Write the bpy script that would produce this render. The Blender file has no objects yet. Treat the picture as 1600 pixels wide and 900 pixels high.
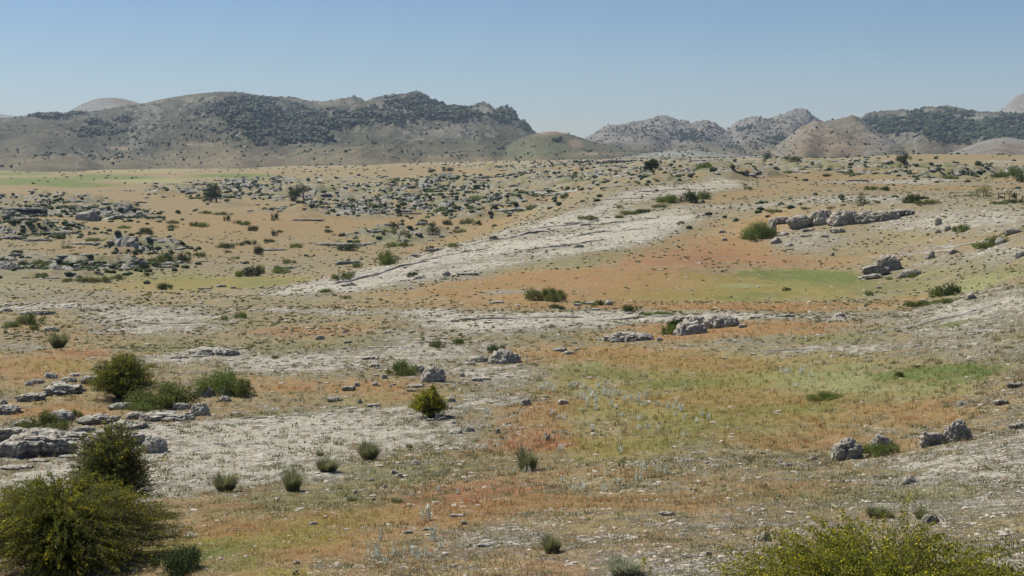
import bpy, bmesh, math, random
import numpy as np
from mathutils import Vector, Matrix

# ------------------------------------------------------------------ camera, sky, sun, exposure
sc = bpy.context.scene
COL = sc.collection
F = 2198.0                       # focal length in pixels of a 1600 px wide picture
EYE = 235.0                      # picture row of eye level
PITCH = math.atan((450.0 - EYE) / F)
cp, sp = math.cos(PITCH), math.sin(PITCH)

cam_d = bpy.data.cameras.new("camera")
cam_d.sensor_width = 36.0
cam_d.lens = 36.0 * F / 1600.0
cam_d.clip_start = 0.1
cam_d.clip_end = 30000.0
cam = bpy.data.objects.new("camera", cam_d)
COL.objects.link(cam)
cam.location = (0, 0, 0)
cam.rotation_euler = (math.pi / 2 - PITCH, 0, 0)
sc.camera = cam

SUN_EL = math.radians(52)
SUN_AZ = math.radians(-57)       # from +Y (view direction) towards -X: the sun stands left and a little beyond
sun_dir = Vector((math.sin(SUN_AZ) * math.cos(SUN_EL), math.cos(SUN_AZ) * math.cos(SUN_EL), math.sin(SUN_EL)))
world = bpy.data.worlds.new("World")
sc.world = world
world.use_nodes = True
wn = world.node_tree.nodes
wl = world.node_tree.links
for n in list(wn):
    wn.remove(n)
sky = wn.new("ShaderNodeTexSky")
sky.sky_type = 'NISHITA'
sky.sun_disc = False
sky.sun_elevation = SUN_EL
sky.sun_rotation = SUN_AZ
sky.altitude = 1400.0
sky.air_density = 1.0
sky.dust_density = 0.5
sky.ozone_density = 3.0
bg = wn.new("ShaderNodeBackground")
bg.inputs['Strength'].default_value = 0.064
wo = wn.new("ShaderNodeOutputWorld")
hs = wn.new("ShaderNodeHueSaturation"); hs.inputs['Saturation'].default_value = 1.12; hs.inputs['Value'].default_value = .97
tn = wn.new("ShaderNodeMix"); tn.data_type = 'RGBA'; tn.blend_type = 'MULTIPLY'; tn.inputs[0].default_value = 1.0; tn.inputs[7].default_value = (.97, .985, 1.04, 1)
wl.new(sky.outputs[0], hs.inputs['Color']); wl.new(hs.outputs[0], tn.inputs[6]); wl.new(tn.outputs[2], bg.inputs['Color'])
wl.new(bg.outputs[0], wo.inputs['Surface'])

sun_d = bpy.data.lights.new("sun", 'SUN')
sun_d.energy = 4.9
sun_d.angle = math.radians(0.5)
sun_d.color = (1.0, 0.945, 0.835)
sun = bpy.data.objects.new("sun", sun_d)
COL.objects.link(sun)
sun.rotation_euler = (-sun_dir).to_track_quat('-Z', 'Y').to_euler()
sun.location = (-40, 20, 60)

sc.view_settings.view_transform = 'Standard'
sc.view_settings.look = 'None'
sc.view_settings.exposure = 0.36
sc.view_settings.gamma = 1.0
sc.cycles.max_bounces = 5
sc.cycles.diffuse_bounces = 2
sc.cycles.glossy_bounces = 1
sc.cycles.transmission_bounces = 2
sc.cycles.transparent_max_bounces = 4
sc.cycles.volume_bounces = 0
sc.cycles.use_adaptive_sampling = True
sc.cycles.adaptive_threshold = 0.02

# ------------------------------------------------------------------ numeric helpers
def _h(ix, iy, iz, seed):
    n = (ix.astype(np.int64) * 374761393 + iy.astype(np.int64) * 668265263
         + iz.astype(np.int64) * 2147483647 + seed * 974711) & 0xffffffff
    n = ((n ^ (n >> 13)) * 1274126177) & 0xffffffff
    n = ((n ^ (n >> 16)) * 2246822519) & 0xffffffff
    n ^= n >> 15
    return (n & 0xffffff).astype(np.float64) / 0xffffff

def n2(x, y, seed=0):
    """smooth gradient noise in -1..1"""
    x = np.asarray(x, float); y = np.asarray(y, float)
    x, y = np.broadcast_arrays(x, y)
    ix = np.floor(x); iy = np.floor(y)
    fx = x - ix; fy = y - iy
    z = np.zeros_like(ix)
    u = fx * fx * fx * (fx * (fx * 6 - 15) + 10); v = fy * fy * fy * (fy * (fy * 6 - 15) + 10)
    def g(dx, dy):
        a = _h(ix + dx, iy + dy, z, seed) * 2 * math.pi
        return np.cos(a) * (fx - dx) + np.sin(a) * (fy - dy)
    a = g(0, 0) * (1 - u) + g(1, 0) * u
    b = g(0, 1) * (1 - u) + g(1, 1) * u
    return (a * (1 - v) + b * v) * 1.5

def fbm(x, y, oct=4, seed=0, gain=0.5):
    s = 0; a = 1.0; t = 0
    for k in range(oct):
        s = s + a * n2(x * 2 ** k + 17.3 * k, y * 2 ** k - 9.1 * k, seed + k * 13); t += a; a *= gain
    return s / t

def ridged(x, y, oct=4, seed=0, gain=0.5):
    s = 0; a = 1.0; t = 0
    for k in range(oct):
        s = s + a * (1 - 2.2 * np.abs(n2(x * 2 ** k + 7.7 * k, y * 2 ** k + 3.1 * k, seed + k * 11))); t += a; a *= gain
    return s / t

def v3(x, y, z, seed=0):
    """value noise in -1..1, three dimensions"""
    ix = np.floor(x); iy = np.floor(y); iz = np.floor(z)
    fx = x - ix; fy = y - iy; fz = z - iz
    fx = fx * fx * (3 - 2 * fx); fy = fy * fy * (3 - 2 * fy); fz = fz * fz * (3 - 2 * fz)
    r = 0
    for dx in (0, 1):
        for dy in (0, 1):
            for dz in (0, 1):
                w = (fx if dx else 1 - fx) * (fy if dy else 1 - fy) * (fz if dz else 1 - fz)
                r = r + w * _h(ix + dx, iy + dy, iz + dz, seed)
    return r * 2 - 1

def fbm3(p, f, oct=4, seed=0, gain=0.5):
    s = 0; a = 1.0; t = 0
    for k in range(oct):
        q = p * f * 2 ** k + 5.3 * k
        s = s + a * v3(q[:, 0], q[:, 1], q[:, 2], seed + k * 7); t += a; a *= gain
    return s / t

def sstep(a, b, x):
    t = np.clip((x - a) / (b - a), 0, 1)
    return t * t * (3 - 2 * t)

def ray(px, py):
    """direction per metre of depth through a picture point: x and z per unit y"""
    a = (np.asarray(px, float) - 800) / F; b = (450 - np.asarray(py, float)) / F
    dy = cp + b * sp
    return a / dy, (-sp + b * cp) / dy

def proj(x, y, z):
    d = y * cp - z * sp
    return 800 + F * x / d, 450 - F * (y * sp + z * cp) / d

# ------------------------------------------------------------------ the lie of the land, from feature lines
LINES = [
 # near slope
 [(-700,900,28),(-300,900,27),(0,900,25),(400,900,22),(800,900,20),(1200,900,18.5),(1600,900,17),(1900,900,16),(2400,900,15)],
 [(-700,800,38),(-300,800,37),(0,800,34),(400,800,31),(800,800,29),(1200,800,27),(1600,800,25),(1900,800,24),(2400,800,22)],
 [(-700,700,53),(-300,700,52),(0,700,50),(400,700,48),(800,700,46),(1200,700,42),(1400,700,39),(1600,700,35),(1900,700,32),(2400,700,29)],
 [(-700,600,76),(-300,600,74),(0,600,72),(400,600,70),(800,600,68),(1200,600,63),(1400,600,57),(1600,600,49),(1900,600,43),(2400,600,38)],
 [(-700,520,105),(-300,520,102),(0,520,99),(400,520,99),(700,520,96),(1000,520,93),(1250,520,86),(1400,520,77),(1600,520,65),(1900,520,56),(2400,520,48)],
 [(640,492,106),(800,492,106),(950,490,106),(1100,488,104),(1230,494,99),(1330,503,94)],
 # right spur edge and the hollow behind it
 [(1380,492,96),(1430,481,97),(1520,466,95),(1600,452,92),(1750,435,86),(1900,425,80),(2400,400,70)],
 [(1380,484,108),(1430,476,114),(1520,462,112),(1600,446,108),(1750,425,102)],
 # upper meadow
 [(600,475,120),(800,470,122),(1000,470,122),(1200,470,124),(1330,472,122)],
 [(600,455,136),(800,452,138),(1000,448,140),(1200,445,146),(1350,445,142),(1450,446,134)],
 # left plateau, its edge and the hidden drop
 [(-700,470,133),(-300,470,131),(0,475,128),(200,475,127),(400,475,127)],
 [(-700,455,150),(-300,455,150),(0,456,150),(200,457,150),(440,456,148)],
 [(-700,462,170),(-300,462,170),(0,463,170),(200,464,170),(400,462,168)],
 [(-700,452,195),(-300,452,195),(0,450,195),(200,452,195),(380,450,195),(480,444,190)],
 # diagonal pale ridge crest
 [(440,453,149),(520,433,168),(600,410,186),(700,387,210),(760,367,238),(840,334,275),(920,301,310),(1000,288,330),(1100,282,345),(1180,275,362)],
 [(520,436,190),(600,415,208),(700,392,236),(780,366,268),(850,338,305),(930,303,345)],
 # pale slope in front of the crest
 [(560,445,148),(680,420,162),(800,400,176),(900,380,192),(1000,360,212),(1100,345,230)],
 [(800,425,158),(1000,405,163),(1100,400,168)],
 [(760,385,198),(880,358,225),(980,335,252),(1080,318,262)],
 # right hillside and plateau rim
 [(1150,400,172),(1250,395,172),(1350,400,166),(1450,400,153),(1600,400,124),(1900,385,105)],
 [(1150,360,212),(1230,358,200),(1330,362,190),(1420,362,183),(1500,360,165),(1600,355,152),(1900,340,130)],
 [(1150,338,232),(1230,336,214),(1330,326,205),(1420,322,200),(1500,321,196),(1600,323,190),(1900,318,170),(2400,310,160)],
 [(1100,318,268),(1250,314,252),(1420,311,240),(1600,312,232),(1900,308,225)],
 [(1200,300,300),(1300,296,305),(1420,296,300),(1600,298,290),(1900,296,280)],
 [(1200,282,350),(1300,281,355),(1420,282,352),(1600,284,345),(1900,282,340)],
 [(1000,275,420),(1200,267,440),(1300,268,440),(1420,268,440),(1600,270,440),(1900,270,440)],
 [(1300,254,570),(1420,253,570),(1600,255,565),(1900,255,565)],
 [(1330,246,700),(1420,241,720),(1500,241,720),(1600,242,720),(1900,242,720)],
 [(1330,247,860),(1420,246,860),(1500,246,860),(1600,247,860),(1900,247,860)],
 # left valley
 [(-700,430,222),(-300,430,222),(0,430,222),(200,431,226),(380,431,232),(470,425,238)],
 [(-700,400,268),(-300,400,268),(0,400,268),(300,400,272),(500,402,272),(600,400,270)],
 [(-700,370,320),(-300,370,320),(0,370,320),(300,370,325),(500,372,328),(690,374,318)],
 [(-700,340,390),(-300,340,390),(0,340,390),(300,340,402),(500,342,410),(700,342,402),(800,340,385)],
 [(-700,310,510),(-300,310,510),(0,310,510),(300,310,530),(500,310,540),(700,308,530),(850,310,470)],
 [(-700,295,620),(-300,295,620),(0,295,620),(300,293,640),(600,290,650),(800,287,620),(920,282,560)],
 [(-300,284,770),(0,284,770),(300,281,760),(600,274,770),(800,268,760),(1000,263,700),(1200,256,700)],
 [(-300,275,1050),(0,275,1050),(300,272,1050),(600,260,1100),(800,254,1100),(1000,250,1000),(1200,248,950)],
 [(-700,265,1600),(-300,265,1600),(0,265,1600),(300,263,1600),(600,255,1650),(900,249,1650),(1200,247,1600),(1600,247,1500),(2300,247,1500)],
 [(-700,258,2400),(0,258,2400),(600,253,2400),(1000,250,2400),(1600,249,2400),(2300,249,2400)],
 [(-700,247,5200),(0,247,5200),(800,247,5200),(1600,246,5200),(2300,246,5200)],
]
pts = []
for L in LINES:
    L = np.array(L, float)
    for i in range(len(L) - 1):
        m = max(1, int(abs(L[i + 1, 0] - L[i, 0]) / 130))
        for k in range(m):
            t = k / m
            q = L[i] * (1 - t) + L[i + 1] * t
            q[2] = math.exp(math.log(L[i, 2]) * (1 - t) + math.log(L[i + 1, 2]) * t)
            pts.append(q)
    pts.append(L[-1])
P = np.array(pts)
tx, tz = ray(P[:, 0], P[:, 1])
KA, KB = 9.0, 4.0
def _feat(U, S):
    return np.stack([U * KA, S * KB], -1)
X = _feat(tx, np.log(P[:, 2]))
def _phi(r2):
    return 0.5 * r2 * np.log(r2 + 1e-9)
d2 = ((X[:, None] - X[None]) ** 2).sum(-1)
nP = len(X)
A = np.zeros((nP + 3, nP + 3))
A[:nP, :nP] = _phi(d2) + np.eye(nP) * 0.004
A[:nP, nP] = 1; A[:nP, nP + 1:] = X; A[nP, :nP] = 1; A[nP + 1:, :nP] = X.T
coef = np.linalg.solve(A, np.concatenate([tz, np.zeros(3)]))
GU = np.linspace(-0.95, 0.95, 260)
GS = np.linspace(math.log(14.0), math.log(7000.0), 560)
gu, gs = np.meshgrid(np.clip(GU, -0.72, 0.72), GS, indexing='ij')
XX = _feat(gu.ravel(), np.minimum(gs.ravel(), math.log(5600)))
TZ = np.zeros(len(XX))
for a in range(0, len(XX), 20000):
    q = XX[a:a + 20000]
    dd = ((q[:, None] - X[None]) ** 2).sum(-1)
    TZ[a:a + 20000] = _phi(dd) @ coef[:nP] + coef[nP] + q @ coef[nP + 1:]
TZ = TZ.reshape(gu.shape)

def smooth_z(U, D):
    """height of the smooth land at x = U*D, y = D"""
    U = np.asarray(U, float); D = np.asarray(D, float)
    U, D = np.broadcast_arrays(U, D)
    Dc = np.maximum(D, 17.5)
    fu = np.clip((U - GU[0]) / (GU[1] - GU[0]), 0, len(GU) - 1.001)
    fs = np.clip((np.log(Dc) - GS[0]) / (GS[1] - GS[0]), 0, len(GS) - 1.001)
    i = fu.astype(int); j = fs.astype(int); a = fu - i; b = fs - j
    t = (TZ[i, j] * (1 - a) * (1 - b) + TZ[i + 1, j] * a * (1 - b) + TZ[i, j + 1] * (1 - a) * b + TZ[i + 1, j + 1] * a * b)
    zf = t * Dc
    k = np.clip(D / 17.5, 0, 1)
    return np.where(D < 17.5, -1.7 + (zf + 1.7) * k, zf)

# places with karst ledges (picture ellipses turned into places on the land): px, py, rx, ry
KARST = [(560,300,330,24),(700,318,170,22),(40,348,120,20),(120,335,90,10),(330,300,110,9),(230,388,70,8),(940,262,200,14),
         (880,285,110,14),(1130,268,90,14),(1290,262,170,8),(1450,270,200,8),(620,372,80,12),(120,415,130,8),(90,318,120,12),
         (200,345,60,8),(1000,275,90,12),(80,430,110,8),(560,330,150,12),(760,330,60,10)]
def karst(U, D):
    z = smooth_z(U, D)
    px, py = proj(U * D, D, z)
    far = sstep(math.log(205), math.log(235), np.log(D)) * sstep(math.log(1000), math.log(800), np.log(D))
    w = n2(U * D / 22.0, D / 30.0, 5) * 0.35
    m = np.zeros_like(z)
    for (a, b, c, d) in KARST:
        r = np.sqrt(((px - a) / c) ** 2 + ((py - b) / d) ** 2) + w
        m = np.maximum(m, sstep(1.15, 0.75, r))
    band = n2(U * D / 75 + .4 * D / 75, D / 20, 15)
    return m * far * sstep(-.38, .02, band)

def height(U, D, k=None):
    U = np.asarray(U, float); D = np.asarray(D, float)
    x = U * D; y = D
    z = smooth_z(U, D)
    near = sstep(900, 300, D)
    z = z + near * sstep(40, 90, D) * .40 * n2(x / 27, y / 27, 6) + near * (0.22 * n2(x / 11, y / 11, 1) * sstep(8, 40, D) + 0.09 * n2(x / 3.7, y / 3.7, 2) + 0.045 * n2(x / 1.3, y / 1.3, 3))
    z = z + sstep(160, 60, D) * (0.020 * n2(x / 0.45, y / 0.45, 4) + 0.010 * n2(x / 0.2, y / 0.2, 44))
    if k is None:
        k = karst(U, D)
    s = fbm(x / 42 + 0.5 * y / 42, y / 13, 5, 21, .58)
    st = s * 6.0
    fr = st - np.floor(st)
    ter = (np.floor(st) + sstep(0.0, 0.14, fr)) / 6.0
    z = z + k * (ter * 5.4 + 0.25 * ridged(x / 5, y / 4, 3, 31))
    return z

LND = np.linspace(math.log(6), math.log(2600), 3000)
DD = np.exp(LND)
def hit(px, py, dmin=0, micro=False):
    """the first place on the land seen through a picture point"""
    U, T = ray(px, py)
    z = height(np.full_like(DD, U), DD, np.zeros_like(DD)) if not micro else height(np.full_like(DD, U), DD)
    t = z / DD
    ok = np.nonzero((t >= T) & (DD > max(dmin, 6.5)))[0]
    j = ok[0] if len(ok) else len(DD) - 1
    D = DD[j]
    if j > 0 and t[j] != t[j - 1] and t[j - 1] < T:
        a = (T - t[j - 1]) / (t[j] - t[j - 1]); D = DD[j - 1] + a * (DD[j] - DD[j - 1])
    return float(U * D), float(D)
def ground_z(x, y):
    return float(height(np.array([x / y]), np.array([y]))[0])

# ------------------------------------------------------------------ ground cover: what grows where
PAL = dict(S=((.39,.352,.282),.80), W=((.52,.47,.39),.95), O=((.300,.170,.075),.08), R=((.30,.130,.066),.14), G=((.110,.145,.040),.04),
           Y=((.235,.190,.052),.04), T=((.31,.24,.135),.34), L=((.205,.19,.09),.26), K=((.40,.37,.33),.75), P=((.33,.235,.135),.42),
           B=((.265,.27,.13),.06), M=((.265,.19,.10),.14))
# px, py, rx, ry, kind, strength, tilt (pixels of rise per pixel to the right)
PATCH = [
 # far plain and left valley
 (300,330,700,60,'M',.8,0),(450,352,330,26,'O',.9,-.02),(560,330,200,14,'O',.5,0),(300,388,300,20,'O',.55,0),(250,372,200,14,'L',.35,0),
 (330,440,180,12,'Y',.8,-.05),(230,430,130,10,'G',.45,0),(420,442,60,8,'G',.5,0),(560,425,70,10,'O',.8,-.2),(640,395,60,10,'O',.8,-.3),(750,360,90,10,'O',.8,-.35),
 (100,290,300,8,'M',.8,0),(350,292,120,5,'O',.7,0),(200,310,260,8,'O',.5,0),(860,312,90,10,'O',.7,-.25),
 (300,268,900,7,'M',.9,0),(500,272,500,8,'O',.4,0),(60,283,110,7,'G',.95,0),(180,277,90,5,'G',.9,.02),(370,275,85,4.5,'G',1,0),(120,289,80,4,'G',.9,0),(30,271,70,4,'G',.8,0),
 (240,283,60,4,'B',.7,0),(250,268,300,4,'B',.5,0),(500,268,200,4,'M',.8,0),(950,268,300,12,'O',.45,0),(700,262,200,6,'M',.8,0),
 # upper plateau right
 (1300,285,330,22,'M',.7,0),(1250,280,200,10,'O',.7,0),(1400,300,260,14,'T',.8,0),(1450,292,200,5,'O',.6,0),(1500,245,140,6,'M',.9,0),(1560,285,90,5,'O',.6,0),
 (1400,284,140,3.5,'S',.6,-.02),(1500,287,120,3,'S',.4,0),
 (1050,298,170,16,'T',.9,-.1),(1040,300,140,12,'S',.65,-.1),(880,325,90,14,'T',.8,-.3),(900,335,90,8,'S',.55,-.3),
 (1150,305,120,10,'O',.5,-.1),(1200,300,100,5,'O',.5,-.05),
 (1330,312,110,7,'S',.5,-.03),(1560,340,140,22,'T',.9,0),(1500,345,140,24,'S',.6,0),
 # diagonal pale ridge
 (930,370,190,38,'S',.95,-.12),(740,402,190,28,'S',.95,-.2),(560,437,130,16,'S',.9,-.22),(470,450,60,7,'S',.8,-.15),(1010,352,90,10,'S',.8,-.18),
 (850,392,110,6,'L',.4,-.12),(700,415,120,4,'T',.5,-.15),(900,358,120,5,'T',.5,-.15),
 (960,402,110,12,'L',.8,-.2),(860,415,140,8,'L',.5,-.12),(1060,372,70,10,'L',.6,-.35),
 # red hillside
 (1090,405,170,38,'R',.55,-.1),(1150,380,110,40,'O',.6,0),(1050,410,130,20,'R',.5,-.15),(1250,410,90,22,'R',.45,0),(1020,425,80,8,'T',.4,0),
 (900,435,160,16,'O',.8,0),(950,450,320,24,'O',.85,0),(780,432,120,8,'O',.8,-.05),(700,470,260,12,'O',.6,0),(1180,350,60,16,'O',.6,-.2),
 # upper meadow
 (1240,450,190,26,'Y',.8,0),(1130,462,160,16,'Y',.6,0),(1260,432,130,12,'G',.85,.05),(1330,447,120,9,'G',.55,0),(1160,449,40,4,'B',.8,0),(1180,462,60,4,'G',.5,0),
 (1180,480,240,8,'O',.95,0),(1000,478,160,7,'O',.8,0),(1400,470,70,9,'O',.8,-.15),(1390,452,60,12,'L',.5,0),
 # right hillside
 (1330,385,130,20,'T',.8,0),(1260,375,70,16,'S',.45,0),(1420,390,120,22,'T',.7,-.1),(1500,385,130,26,'P',.8,-.12),(1540,400,120,12,'S',.6,-.15),(1470,418,110,14,'L',.6,-.2),
 (1560,430,90,14,'L',.8,-.2),(1330,402,60,8,'O',.5,-.1),(1500,458,40,8,'B',.7,-.2),(1530,442,70,7,'B',.5,-.2),
 # right pale spur
 (1480,500,170,24,'S',.62,-.22),(1560,480,110,26,'S',.6,-.25),(1500,530,200,26,'T',.75,-.15),(1520,515,160,20,'S',.5,-.2),(1380,512,90,10,'L',.5,-.15),
 (1560,545,110,26,'S',.4,-.1),(1420,530,110,8,'P',.6,-.05),(1600,510,70,30,'L',.4,0),(1490,502,26,3,'G',.8,-.2),
 # spur between the meadows
 (780,505,170,18,'S',.85,.02),(960,497,180,9,'S',.9,0),(1140,497,80,10,'W',.6,0),(1280,497,80,5,'S',.6,0),(900,525,120,14,'L',.7,0),(700,490,110,9,'S',.6,0),
 (1010,512,40,7,'R',.6,0),(860,480,70,6,'O',.7,0),(720,432,60,5,'S',.5,-.08),(800,456,60,3,'S',.6,0),
 # lower meadow
 (1150,515,220,13,'O',.95,-.04),(1010,560,230,26,'O',.95,0),(1260,528,120,6,'G',.45,0),(1280,545,170,9,'S',.7,-.03),(1190,552,160,7,'P',.5,0),(1130,507,20,4,'G',.2,0),
 (1180,600,330,60,'Y',.75,0),(1100,650,300,60,'Y',.7,0),(900,573,60,7,'B',.75,0),(960,583,110,10,'G',.5,0),(1060,600,90,9,'G',.7,0),
 (1330,600,150,24,'B',.8,0),(1440,588,85,17,'G',1,0),(1515,583,60,12,'G',1,0),(1390,635,60,9,'B',.9,0),(1290,640,140,12,'G',.45,0),(1340,575,60,8,'B',.7,0),
 (1130,625,220,18,'O',.45,0),(1450,650,130,20,'O',.75,0),(1240,690,240,16,'O',.8,0),(1090,680,160,22,'G',.30,0),(1100,570,120,12,'O',.5,0),
 (980,700,160,22,'Y',.9,0),(1060,700,120,16,'G',.3,0),(900,740,160,12,'O',.5,0),(1420,600,60,5,'O',.3,0),(1290,665,140,10,'O',.4,0),
 (830,660,70,50,'R',.55,0),(760,700,90,26,'R',.5,0),(850,690,60,18,'R',.5,0),
 # near right slope
 (1450,740,260,40,'T',.85,-.1),(1500,770,220,50,'S',.5,-.1),(1560,700,120,40,'S',.5,-.2),(1420,720,90,10,'S',.45,0),(1350,790,300,30,'L',.35,0),(1300,775,160,8,'L',.5,0),
 (1470,765,160,10,'L',.65,0),(1250,850,350,40,'P',.55,0),(1300,860,200,16,'S',.4,0),(1150,810,300,26,'T',.6,0),(1000,810,260,26,'P',.4,0),(950,785,280,20,'O',.7,0),(1200,760,160,12,'O',.5,0),(1560,650,60,40,'P',.6,-.3),
 (900,860,180,40,'P',.6,0),(1010,880,160,30,'S',.3,0),(850,890,90,18,'R',.35,0),
 # near centre and left
 (560,860,260,26,'O',.95,-.08),(760,800,160,20,'O',.7,-.15),(400,840,170,30,'Y',.8,-.1),(620,800,200,26,'O',.7,-.1),(520,815,130,16,'Y',.5,-.12),(360,880,90,20,'G',.5,0),(700,770,160,18,'R',.6,-.1),(330,860,90,22,'G',.3,0),
 (350,830,120,14,'R',.5,-.1),(600,885,160,20,'P',.4,0),(700,860,130,30,'P',.7,-.1),(780,840,90,20,'S',.35,-.1),(430,895,80,12,'Y',.8,0),
 (420,690,280,66,'S',1,-.05),(560,660,200,36,'S',.9,-.02),(300,740,140,40,'S',.8,-.05),(120,750,160,40,'S',.85,-.05),(640,640,120,26,'P',.5,0),
 (430,780,230,24,'L',.75,-.08),(560,745,140,20,'L',.7,-.05),(680,720,130,26,'L',.5,0),(460,745,90,12,'S',.5,0),(330,790,80,12,'R',.4,0),(690,690,60,14,'S',.4,0),
 (560,610,130,9,'O',.8,0),(440,607,80,12,'O',.9,0),(560,628,100,7,'Y',.6,0),(620,620,60,10,'O',.7,0),(420,640,110,6,'L',.8,-.04),
 (450,570,160,24,'S',.85,0),(640,550,120,30,'S',.7,0),(760,590,90,26,'S',.6,0),(560,535,80,18,'L',.7,.1),(780,625,70,12,'S',.5,0),(720,600,50,12,'P',.5,0),
 (430,545,90,14,'L',.8,0),(480,515,110,10,'R',.6,0),(390,505,60,8,'L',.5,0),(560,505,110,7,'O',.6,0),(500,495,160,7,'T',.7,0),(480,485,130,5,'S',.6,0),
 (240,500,110,18,'S',.75,0),(90,480,110,9,'S',.7,0),(330,470,220,8,'T',.7,0),(60,462,90,7,'L',.5,0),(260,535,120,14,'L',.8,0),(200,540,40,5,'L',.5,0),
 (125,550,62,10,'R',.95,0),(60,575,90,20,'O',.8,-.1),(100,572,70,8,'Y',.5,0),(40,535,60,8,'S',.5,0),(110,642,90,12,'O',.95,0),(40,600,50,8,'O',.6,-.1),
 (310,555,110,10,'S',.7,-.1),(240,560,70,9,'S',.6,-.1),(380,470,40,4,'L',.4,0),(390,605,30,14,'O',.5,0),(60,690,120,30,'S',.6,0),(240,680,90,30,'S',.7,0),
 (640,470,90,4,'T',.5,0),(620,474,40,3,'L',.2,0),(540,460,110,8,'T',.6,0),(640,455,110,8,'O',.5,0),
]
PP = []
for (a, b, c, d, k, s, tl) in PATCH:
    x_, y_ = hit(a, b)
    PP.append((a, b, c, d, PAL[k][0], PAL[k][1], s, tl, math.log(y_)))

def cover(U, D, kk=None):
    """colour and stoniness of the ground at x = U*D, y = D"""
    z = smooth_z(U, D); x = U * D; y = D
    px, py = proj(x, y, z); ln = np.log(D)
    w1 = fbm(x / 9, y / 12, 4, 51, .6); w2 = fbm(x / 30, y / 45, 3, 61); w3 = fbm(x / 2.2, y / 3, 3, 71, .6)
    far = sstep(150, 400, D)
    w4 = fbm(x / .7, y / 1.0, 2, 75, .7)
    w = (w1 * .60 + w3 * .55 + w4 * .55) * (1 - far) + (w2 * .5 + w1 * .40 + w3 * .3) * far * sstep(1500, 500, D)
    base = np.array(PAL['T'][0]) ; c = np.empty(z.shape + (3,)); c[:] = base
    st = np.full(z.shape, .35)
    for kd, sd, th in (('O', 211, .12), ('L', 222, .15), ('S', 233, .18)):
        m = sstep(th - .1, th + .18, fbm(x / 38, y / 38, 4, sd, .6)) * (.35 + .55 * sstep(.37, .42, np.abs(U)))
        c = c * (1 - m[..., None]) + np.array(PAL[kd][0]) * m[..., None]; st = st * (1 - m) + PAL[kd][1] * m
    for (a, b, rx, ry, col, s0, s, tl, lc) in PP:
        dx = px - a; dyy = (py - b) - tl * dx
        r = np.sqrt((dx / rx) ** 2 + (dyy / ry) ** 2) + w
        m = sstep(1.25, .45, r) * s * sstep(.62, .42, np.abs(ln - lc))
        m3 = m[..., None]
        c = c * (1 - m3) + np.array(col) * m3
        st = st * (1 - m) + s0 * m
    if kk is not None:
        q = fbm(x / 7, y / 5, 3, 81, .6)
        kq = kk * sstep(-.25, .2, q)
        c = c * (1 - kq[..., None]) + np.array((.26, .245, .21)) * kq[..., None]
        st = st * (1 - kq) + .5 * kq
        gq = kk * sstep(-.05, .3, fbm(x / 9 + 40, y / 6, 3, 91, .6)) * .8
        c = c * (1 - gq[..., None]) + np.array((.15, .155, .07)) * gq[..., None]
        st = st * (1 - gq) + .1 * gq
    v = 1 + .16 * fbm(x / 1.6, y / 1.6, 3, 101, .7)[..., None]
    g = .5 + .5 * n2(x / 5.5, y / 5.5, 111)[..., None]
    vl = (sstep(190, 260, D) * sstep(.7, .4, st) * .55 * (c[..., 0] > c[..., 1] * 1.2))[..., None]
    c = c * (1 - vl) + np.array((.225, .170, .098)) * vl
    c = c * v * (1 - .10 * g * np.array((.9, .2, 1.0)))
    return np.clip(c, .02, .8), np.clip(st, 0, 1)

# ------------------------------------------------------------------ mesh and material helpers
def mesh_np(name, V, Fc, smooth=True):
    """V (n,3); Fc (m,k) with k = 3 or 4"""
    V = np.ascontiguousarray(V, np.float32); Fc = np.ascontiguousarray(Fc, np.int32)
    me = bpy.data.meshes.new(name)
    m, k = Fc.shape
    me.vertices.add(len(V)); me.vertices.foreach_set('co', V.ravel())
    me.loops.add(m * k); me.loops.foreach_set('vertex_index', Fc.ravel())
    me.polygons.add(m)
    me.polygons.foreach_set('loop_start', np.arange(0, m * k, k, dtype=np.int32))
    me.polygons.foreach_set('loop_total', np.full(m, k, np.int32))
    me.polygons.foreach_set('use_smooth', np.full(m, smooth))
    me.update(calc_edges=True)
    return me

def set_col(me, name, C):
    C = np.asarray(C, np.float32)
    if C.shape[1] == 3:
        C = np.concatenate([C, np.ones((len(C), 1), np.float32)], 1)
    a = me.attributes.new(name, 'FLOAT_COLOR', 'POINT'); a.data.foreach_set('color', np.ascontiguousarray(C).ravel())
def set_val(me, name, v):
    a = me.attributes.new(name, 'FLOAT', 'POINT'); a.data.foreach_set('value', np.ascontiguousarray(v, dtype=np.float32).ravel())

def link(name, me, mat=None, parent=None, label=None, cat=None, group=None, kind=None, loc=None):
    o = bpy.data.objects.new(name, me); COL.objects.link(o)
    if mat is not None and not me.materials:
        me.materials.append(mat)
    if parent is not None:
        o.parent = parent
    if loc is not None:
        o.location = loc
    tag(o, label, cat, group, kind)
    return o
def tag(o, label=None, cat=None, group=None, kind=None):
    if label: o['label'] = label
    if cat: o['category'] = cat
    if group: o['group'] = group
    if kind: o['kind'] = kind
    return o
def empty(name, loc, label, cat, group=None):
    o = bpy.data.objects.new(name, None); COL.objects.link(o); o.location = loc
    return tag(o, label, cat, group)

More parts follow.
